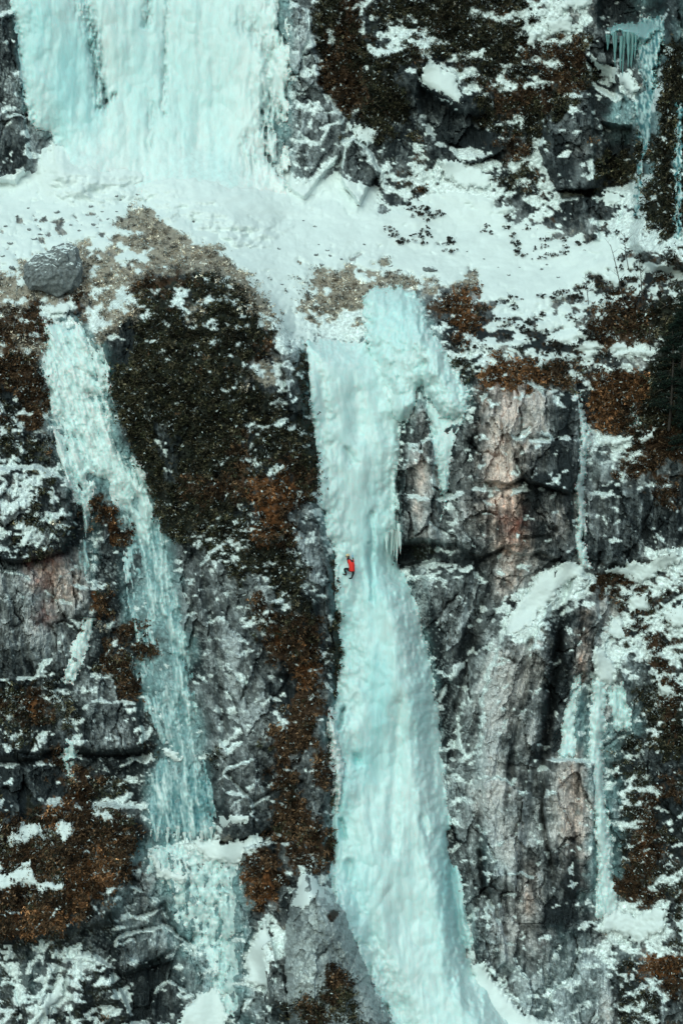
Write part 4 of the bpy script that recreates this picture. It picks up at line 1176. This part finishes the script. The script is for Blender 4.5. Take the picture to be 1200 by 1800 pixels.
def tube(paths, sides=5):
    V = []; F = []
    for pts, r0, r1 in paths:
        P = [Vector(p) for p in pts]; b = len(V)
        for j, p in enumerate(P):
            t = (P[min(j + 1, len(P) - 1)] - P[max(j - 1, 0)]).normalized()
            a = t.orthogonal().normalized(); c = t.cross(a)
            rad = r0 + (r1 - r0) * j / (len(P) - 1)
            for i in range(sides):
                an = 2 * math.pi * i / sides
                V.append(tuple(p + a * (rad * math.cos(an)) + c * (rad * math.sin(an))))
        for j in range(len(P) - 1):
            for i in range(sides):
                F.append((b + j * sides + i, b + j * sides + (i + 1) % sides, b + (j + 1) * sides + (i + 1) % sides, b + (j + 1) * sides + i))
    return np.array(V), np.array(F)

DARKLEAF = [(.022, .026, .022), (.03, .03, .024), (.045, .036, .03), (.016, .02, .018)]
PROTO = []
for k in range(9):
    rr = random.Random(90 + k)
    root = empty('shrub')
    f = link('foliage', leaf_cloud(380, .42, .34, .28, .058, DARKLEAF if k % 3 else BROWNP[1:] + DARKLEAF, 60 + k, .22), M_PLANT, root)
    st = []
    for i in range(6):
        a = rr.uniform(0, 6.28); r_ = rr.uniform(.1, .4)
        st.append(([(0, 0, -.1), (r_ * .4 * math.cos(a), r_ * .3 * math.sin(a), .2), (r_ * math.cos(a), r_ * .7 * math.sin(a), rr.uniform(.4, .65))], .014, .005))
    V, F = tube(st, 4)
    link('stems', mesh_np('stems', V, F), M_BARK, root)
    PROTO.append(root)
first = [True] * 9
def shrub(px, py, s, lab, grp, k):
    k = (k * 5 + k // 9) % 9
    if first[k]: o = PROTO[k]; first[k] = False
    else: o = copy_tree(PROTO[k])
    o.location = wpos(px, py + s * .35, yat(px, py + s * .35, hs)).tolist()
    f = s * .04 * 1.6
    o.scale = (f * random.uniform(.85, 1.25), f, f * random.uniform(.8, 1.1)); o.rotation_euler = (0, 0, random.uniform(0, 6.28))
    tag(o, lab, 'shrub', grp)
i = 0
for (px, py, s) in [(684, 402, 13), (693, 412, 14), (708, 424, 16), (716, 422, 12), (735, 412, 14), (748, 404, 14), (742, 424, 13), (752, 412, 10)]:
    shrub(px, py, s, 'low dark shrub in the loose row above the ice bulge', 'shrubs in a row on the snow above the ice bulge', i); i += 1
for (px, py, s) in [(790, 418, 12), (796, 424, 14), (793, 440, 12), (784, 428, 8)]:
    shrub(px, py, s, 'small dark shrub in the cluster right of the loose row', 'cluster right of the shrub row', i); i += 1
for (px, py, s) in [(722, 364, 16), (735, 372, 18), (748, 368, 16), (757, 378, 16), (768, 372, 14), (778, 375, 10), (750, 386, 12)]:
    shrub(px, py, s, 'dark shrub at the upper cliff foot above the loose row', 'shrubs at the foot of the upper cliff', i); i += 1
for (px, py, s) in [(855, 396, 9), (850, 404, 9), (860, 408, 9)]:
    shrub(px, py, s, 'tiny dark sprig alone on the open snow', 'lone sprigs on the open snow', i); i += 1
for (px, py, s) in [(893, 398, 14), (900, 412, 12), (905, 425, 15), (912, 440, 13), (918, 448, 10), (925, 400, 10), (890, 380, 14)]:
    shrub(px, py, s, 'dark shrub in the line trailing down the snow', 'trailing line of shrubs', i); i += 1
for (px, py, s) in [(958, 420, 13), (957, 432, 10), (990, 442, 13), (995, 434, 10), (968, 446, 14), (950, 452, 10), (940, 436, 7), (1015, 425, 14), (993, 420, 11)]:
    shrub(px, py, s, 'dark shrub under the scrub edge, left of the grey slab', 'shrubs left of the grey slab', i); i += 1
for (px, py, s) in [(950, 518, 12), (975, 522, 14), (988, 512, 18), (1005, 522, 18), (1018, 520, 16), (1028, 502, 18), (1040, 490, 14), (1052, 486, 16), (1048, 500, 16), (1060, 498, 12)]:
    shrub(px, py, s, 'dark shrub in the band slanting across the right snow', 'slanting shrub band', i); i += 1
for (px, py, s) in [(900, 525, 18), (904, 540, 12), (840, 545, 15), (845, 560, 10), (870, 560, 15), (895, 566, 16), (888, 572, 10), (932, 565, 18), (922, 580, 18), (940, 578, 12), (953, 553, 12), (893, 590, 16), (933, 592, 14), (912, 575, 12),
                    (815, 600, 14), (808, 590, 14), (832, 580, 12), (835, 612, 12), (858, 614, 12), (850, 608, 8), (825, 612, 12), (800, 604, 12)]:
    shrub(px, py, s, 'reddish dark shrub on snow above the right rock wall', 'shrubs scattered above the right wall', i); i += 1
for (px, py, s) in [(965, 602, 22), (975, 618, 18), (985, 608, 16), (1005, 608, 18), (1012, 618, 14), (1032, 582, 20), (1040, 594, 16), (1052, 588, 14), (1022, 600, 14), (960, 585, 14), (985, 640, 20), (1003, 555, 10), (1012, 560, 10), (1040, 650, 20), (1024, 645, 14), (990, 655, 16)]:
    shrub(px, py, s, 'bushy dark shrub beside the orange grass at the right', 'shrub cluster on the right', i); i += 1
for (px, py, s) in [(1065, 528, 20), (1072, 545, 16), (1085, 535, 14), (1062, 512, 12), (1100, 498, 20), (1112, 490, 16), (1090, 470, 12), (1092, 455, 14), (1105, 440, 12), (1125, 452, 20), (1120, 470, 12), (1145, 535, 18), (1135, 510, 14), (1160, 515, 14), (1150, 500, 10), (1175, 530, 14), (1085, 408, 10), (1100, 420, 12)]:
    shrub(px, py, s, 'dark shrub among the bare saplings at the right', 'shrubs among the saplings', i); i += 1

# ------------------------------------------------------------------ bare saplings and the evergreen
def sapling(pts, lab, seed, r0=.045):
    rr = random.Random(seed)
    yb = yat(*pts[0], hs)
    base = Vector(wpos(pts[0][0], pts[0][1], yb).tolist())
    root = empty('sapling', base)
    P = []
    for j, (px, py) in enumerate(pts):
        P.append(Vector(wpos(px, py, yb - .25 * j).tolist()) - base)
    P[0] -= Vector((0, 0, .15))
    V, F = tube([([tuple(p) for p in P], r0, .015)], 6)
    link('trunk', mesh_np('trunk', V, F, None, True), M_BARK, root)
    br = []
    for j in range(9):
        t = rr.uniform(.35, .98) * (len(P) - 1); a = int(t); f = t - a
        q = P[a].lerp(P[min(a + 1, len(P) - 1)], f)
        d = Vector((rr.choice((-1, 1)) * rr.uniform(.3, .8), rr.uniform(-.4, .4), rr.uniform(.25, .8))) * rr.uniform(.4, 1.0)
        br.append(([tuple(q), tuple(q + d * .5 + Vector((0, 0, .03))), tuple(q + d)], .016, .006))
        br.append(([tuple(q + d * .5), tuple(q + d * .6 + Vector((rr.uniform(-.25, .25), 0, .25)))], .009, .004))
    V, F = tube(br, 4)
    link('branches', mesh_np('branches', V, F), M_BARK, root)
    tag(root, lab, 'sapling', 'bare saplings')
sapling([(1096, 530), (1088, 495), (1079, 455), (1072, 430)], 'leftmost of the two tall bare saplings behind the shrubs', 1)
sapling([(1128, 548), (1127, 510), (1125, 478), (1122, 455)], 'straight bare sapling left of the dark evergreen', 2)
sapling([(1034, 534), (1031, 512), (1028, 482)], 'short bare stick standing on open snow', 3, .03)
sapling([(1143, 632), (1141, 600), (1140, 565)], 'thin bare stem in front of the snow band by the evergreen', 4, .035)
sapling([(1104, 470), (1098, 440), (1097, 410)], 'bare twiggy sapling highest among the right shrubs', 5, .03)
sapling([(918, 132), (930, 108), (940, 84)], 'dark slanting bare branch on the snowy upper cliff', 6, .04)

def evergreen(px, py, hgt, wid, lab, seed, out=1.2):
    yb = yat(px, py) - out
    base = Vector(wpos(px, py, yb).tolist())
    root = empty('evergreen_tree', base)
    rr = np.random.default_rng(seed)
    V, F = tube([([(0, .8, -.5), (0, 0, hgt * .2), (.1, 0, hgt * .6), (0, 0, hgt)], .12, .02)], 7)
    link('trunk', mesh_np('trunk', V, F, None, True), M_BARK, root)
    Vs = []; 
    N = 70
    lim = []
    for k in range(N):
        t = rr.uniform(.08, 1.0); z = hgt * t
        rad = wid * (1.05 - t) ** .55 * rr.uniform(.55, 1.0); a = rr.uniform(0, 6.28)
        e = np.array([rad * math.cos(a), rad * math.sin(a), z - .12 * rad])
        s0 = np.array([0, 0, z + .05])
        lim.append(([tuple(s0), tuple((s0 + e) / 2 + np.array([0, 0, .06])), tuple(e)], .025, .006))
        m = 110
        tt = rr.uniform(.25, 1.05, (m, 1))
        B = s0 + (e - s0) * tt + rr.normal(0, .10, (m, 3)) * np.array([1, 1, .6])
        d = rr.normal(0, .7, (m, 3)) + (e - s0) / (rad + .01) * .8; d /= np.linalg.norm(d, axis=1, keepdims=True)
        sd_ = np.cross(d, rr.normal(0, 1, (m, 3))); sd_ /= np.linalg.norm(sd_, axis=1, keepdims=True)
        L = .13 * rr.uniform(.6, 1.4, (m, 1))
        Vs.append(np.stack([B - sd_ * L * .22, B + sd_ * L * .22, B + d * L], 1).reshape(-1, 3))
    V = np.concatenate(Vs); nf = len(V) // 3
    c = np.array([(.012, .022, .016), (.018, .03, .02), (.01, .016, .014)], np.float32)[rr.integers(0, 3, nf)] * rr.uniform(.6, 1.6, (nf, 1))
    link('crown', mesh_np('crown', V, np.arange(nf * 3).reshape(nf, 3), np.repeat(c, 3, 0)), M_PLANT, root)
    V, F = tube(lim, 4)
    link('branches', mesh_np('branches', V, F), M_BARK, root)
    tag(root, lab, 'tree', 'dark evergreens at the right edge')
evergreen(1178, 745, 7.2, 1.7, 'large dark evergreen at the right edge beside the orange grass', 11)
evergreen(1205, 800, 6.0, 1.6, 'dark evergreen half out of frame below the larger evergreen', 12)
evergreen(1200, 640, 5.0, 1.3, 'dark evergreen behind the larger evergreen, reaching highest', 13)

# ------------------------------------------------------------------ the climber
def skin_body(name, verts, edges, radii, root_i, material, parent, sub=2):
    me = bpy.data.meshes.new(name)
    me.from_pydata(verts, edges, [])
    o = bpy.data.objects.new(name, me); COL.objects.link(o)
    sm = o.modifiers.new('skin', 'SKIN'); sm.use_smooth_shade = True
    for i_, r_ in enumerate(radii):
        sv = me.skin_vertices[0].data[i_]
        sv.radius = (r_, r_) if not isinstance(r_, tuple) else r_
        sv.use_root = (i_ == root_i)
    ss = o.modifiers.new('sub', 'SUBSURF'); ss.levels = sub; ss.render_levels = sub
    dg = bpy.context.evaluated_depsgraph_get()
    nm = bpy.data.meshes.new_from_object(o.evaluated_get(dg))
    bpy.data.objects.remove(o); bpy.data.meshes.remove(me)
    nm.name = name
    nm.polygons.foreach_set('use_smooth', [True] * len(nm.polygons))
    nm.materials.clear()
    return link(name, nm, material, parent)

def chain(parts):
    """parts: list of lists of (x,y,z,r); the first entry may be an index into what is already there"""
    V = []; E = []; Rr = []
    for ch in parts:
        prev = None
        for it in ch:
            if isinstance(it, int): prev = it; continue
            V.append(it[:3]); Rr.append(it[3]); i_ = len(V) - 1
            if prev is not None: E.append((prev, i_))
            prev = i_
    return V, E, Rr

def flat(name, c, rough=.6):
    return mat(name, rough, color=c, use_tint=False, nscale=12, namp=.12)
M_RED = flat('jacket_cloth', (.82, .035, .03)); M_DARK = flat('trouser_cloth', (.012, .018, .02)); M_SKIN = flat('skin', (.45, .28, .2))
M_HELM = flat('helmet_shell', (.75, .62, .35), .35); M_BLUE = flat('blue_cloth', (.16, .45, .75)); M_STEEL = flat('steel', (.3, .31, .32), .35); M_BLACK = flat('boot_leather', (.01, .012, .012), .5)
M_HAIR = flat('hair', (.02, .015, .012))
CX, CYp = 616, 1018
jj = np.s_[np.searchsorted(gy, 972):np.searchsorted(gy, 1024), np.searchsorted(gx, 596):np.searchsorted(gx, 630)]
ycl = float((YS - H_MAIN)[jj].min()) - .16
per = empty('person', wpos(CX, CYp, ycl).tolist())
tag(per, 'climber in a red jacket, dark trousers and pale helmet on the main icefall', 'person')
# body: pelvis 0, belly, chest, neck, head; legs; arms; hands
Vb, Eb, Rb = chain([
    [(.08, 0, .64, .15), (.07, .02, .86, .15), (.03, .04, 1.12, .17), (-.04, .06, 1.30, .12), (-.12, .08, 1.40, .058), (-.18, .10, 1.50, .085), (-.20, .11, 1.60, .10), (-.20, .11, 1.68, .075)],
    [0, (.14, -.06, .58, .12), (.20, .16, .40, .095), (.12, .04, .22, .072), (.09, -.02, .10, .045), (-.04, .02, .045, .04), (-.12, .04, .035, .03)],
    [0, (-.04, .05, .62, .12), (-.26, .12, .72, .105), (-.44, .16, .72, .09), (-.36, .14, .48, .078), (-.30, .12, .30, .045), (-.44, .17, .30, .04), (-.54, .20, .33, .03)],
    [3, (.14, -.02, 1.27, .085), (.20, .22, 1.18, .06), (.17, .36, 1.38, .05), (.15, .42, 1.50, .034)],
    [3, (-.14, .20, 1.26, .08), (-.18, .38, 1.10, .058), (-.22, .44, 1.34, .048), (-.24, .46, 1.44, .034)],
])
skin_body('body', Vb, Eb, Rb, 0, M_DARK, per)
# jacket: same line, a little larger, ending at hips and wrists
def loft(name, rings, m, parent, k=16):
    V = []; F = []
    for (x, y, z, rx, ry) in rings:
        for i_ in range(k):
            a_ = 2 * math.pi * i_ / k
            fold = 1 + .03 * math.sin(3 * a_ + z * 19)
            V.append((x + rx * fold * math.cos(a_), y + ry * fold * math.sin(a_), z))
    for j in range(len(rings) - 1):
        for i_ in range(k):
            F.append((j * k + i_, j * k + (i_ + 1) % k, (j + 1) * k + (i_ + 1) % k, (j + 1) * k + i_))
    return link(name, mesh_np(name, np.array(V), np.array(F), None, True), m, parent)
jk = loft('jacket', [(.10, -.01, .54, .17, .15), (.10, -.01, .57, .205, .18), (.09, 0, .70, .20, .18), (.085, .0, .85, .195, .17), (.06, .02, 1.05, .215, .18), (.03, .04, 1.20, .215, .175), (-.01, .055, 1.30, .17, .14), (-.07, .07, 1.37, .09, .09), (-.10, .075, 1.40, .07, .07)], M_RED, per)
loft('jacket_hem', [(.10, -.01, .53, .19, .17), (.10, -.01, .545, .21, .185), (.10, -.01, .575, .21, .185), (.10, -.01, .585, .19, .17)], M_DARK, jk)
for ch in ([(.13, .0, 1.26, .10), (.20, .22, 1.16, .075), (.17, .35, 1.36, .058)], [(-.08, .16, 1.25, .095), (-.16, .34, 1.08, .072), (-.20, .43, 1.32, .056)]):
    Vj, Ej, Rj = chain([ch]); skin_body('sleeve', Vj, Ej, Rj, 0, M_RED, per)
def hand(wr, dirv, name):
    d = Vector(dirv).normalized(); s = d.orthogonal().normalized(); w_ = Vector(wr)
    parts = [[tuple(w_) + (.03,), tuple(w_ + d * .06) + (.036,)]]
    for q, L in ((-.03, .06), (-.01, .075), (.01, .07), (.03, .055)):
        a = w_ + d * .08 + s * q
        parts.append([1, tuple(a) + (.012,), tuple(a + d * L * .6 + Vector((0, .02, 0))) + (.010,), tuple(a + d * L + Vector((0, .05, -.01))) + (.008,)])
    a = w_ + d * .03 + s * .04
    parts.append([0, tuple(a) + (.013,), tuple(a + s * .03 + d * .04) + (.010,)])
    V_, E_, R_ = chain(parts)
    skin_body(name, V_, E_, R_, 0, M_BLUE, per, 1)
hand((.15, .42, 1.50), (-.1, .1, 1), 'glove')
hand((-.24, .46, 1.44), (0, .2, 1), 'glove')
def blob(name, c, r, m, parent, cut=None, n=14):
    V = []; F = []
    for j in range(n + 1):
        th = math.pi * j / n
        for i_ in range(n):
            a = 2 * math.pi * i_ / n
            z = math.cos(th)
            if cut is not None: z = max(z, cut)
            V.append((c[0] + r[0] * math.sin(th) * math.cos(a), c[1] + r[1] * math.sin(th) * math.sin(a), c[2] + r[2] * z))
    for j in range(n):
        for i_ in range(n):
            F.append((j * n + i_, (j + 1) * n + i_, (j + 1) * n + (i_ + 1) % n, j * n + (i_ + 1) % n))
    return link(name, mesh_np(name, np.array(V), np.array(F), None, True), m, parent)
blob('helmet', (-.20, .11, 1.66), (.145, .14, .13), M_HELM, per, -.15)
blob('visor', (-.31, .10, 1.62), (.09, .10, .022), M_BLACK, per)
blob('face', (-.235, .10, 1.56), (.085, .085, .10), M_SKIN, per)
blob('hair', (-.15, .10, 1.55), (.085, .09, .10), M_HAIR, per)
# boots
Vt, Et, Rt = chain([[(.11, .02, .20, .065), (.09, -.02, .09, .062), (-.02, .01, .05, .055), (-.13, .04, .04, .042)]])
skin_body('boot', Vt, Et, Rt, 0, M_BLACK, per)
Vt, Et, Rt = chain([[(-.32, .13, .38, .062), (-.30, .12, .29, .062), (-.42, .16, .295, .055), (-.55, .20, .335, .042)]])
skin_body('boot', Vt, Et, Rt, 0, M_BLACK, per)
# ice axe in the raised hand
axl = Vector(per.location) + Vector((.14, .46, 1.57))
ax = empty('ice_axe', axl)
V, F = tube([([(0, 0, -.14), (0, .02, .1), (0, .06, .32)], .017, .014)], 6)
link('shaft', mesh_np('shaft', V, F, None, True), M_BLUE, ax)
V, F = tube([([(0, -.10, .33), (0, .06, .34), (0, .20, .28)], .016, .006)], 5)
link('head', mesh_np('head', V, F), M_STEEL, ax)
tag(ax, 'small blue handled ice axe in the raised hand of the climber', 'ice axe')

# each shrub and stone of a group is told by its place in it
ORD = ('leftmost second third fourth fifth sixth seventh eighth ninth tenth eleventh twelfth thirteenth fourteenth fifteenth sixteenth '
       'seventeenth eighteenth nineteenth twentieth').split()
byg = {}
for o in COL.objects:
    if o.parent is None and o.get('category') in ('shrub', 'stone') and o.get('group'): byg.setdefault(o['group'], []).append(o)
for g_, lst in byg.items():
    lst.sort(key=lambda q: q.location.x / (q.location.y + DIST))
    for k_, q in enumerate(lst):
        back = len(lst) - 1 - k_
        if k_ == 0: w_ = 'leftmost'
        elif back == 0: w_ = 'rightmost'
        elif k_ <= back: w_ = ORD[k_] + ' from left'
        else: w_ = ORD[back] + ' from right'
        q['label'] = q['label'] + ', ' + w_
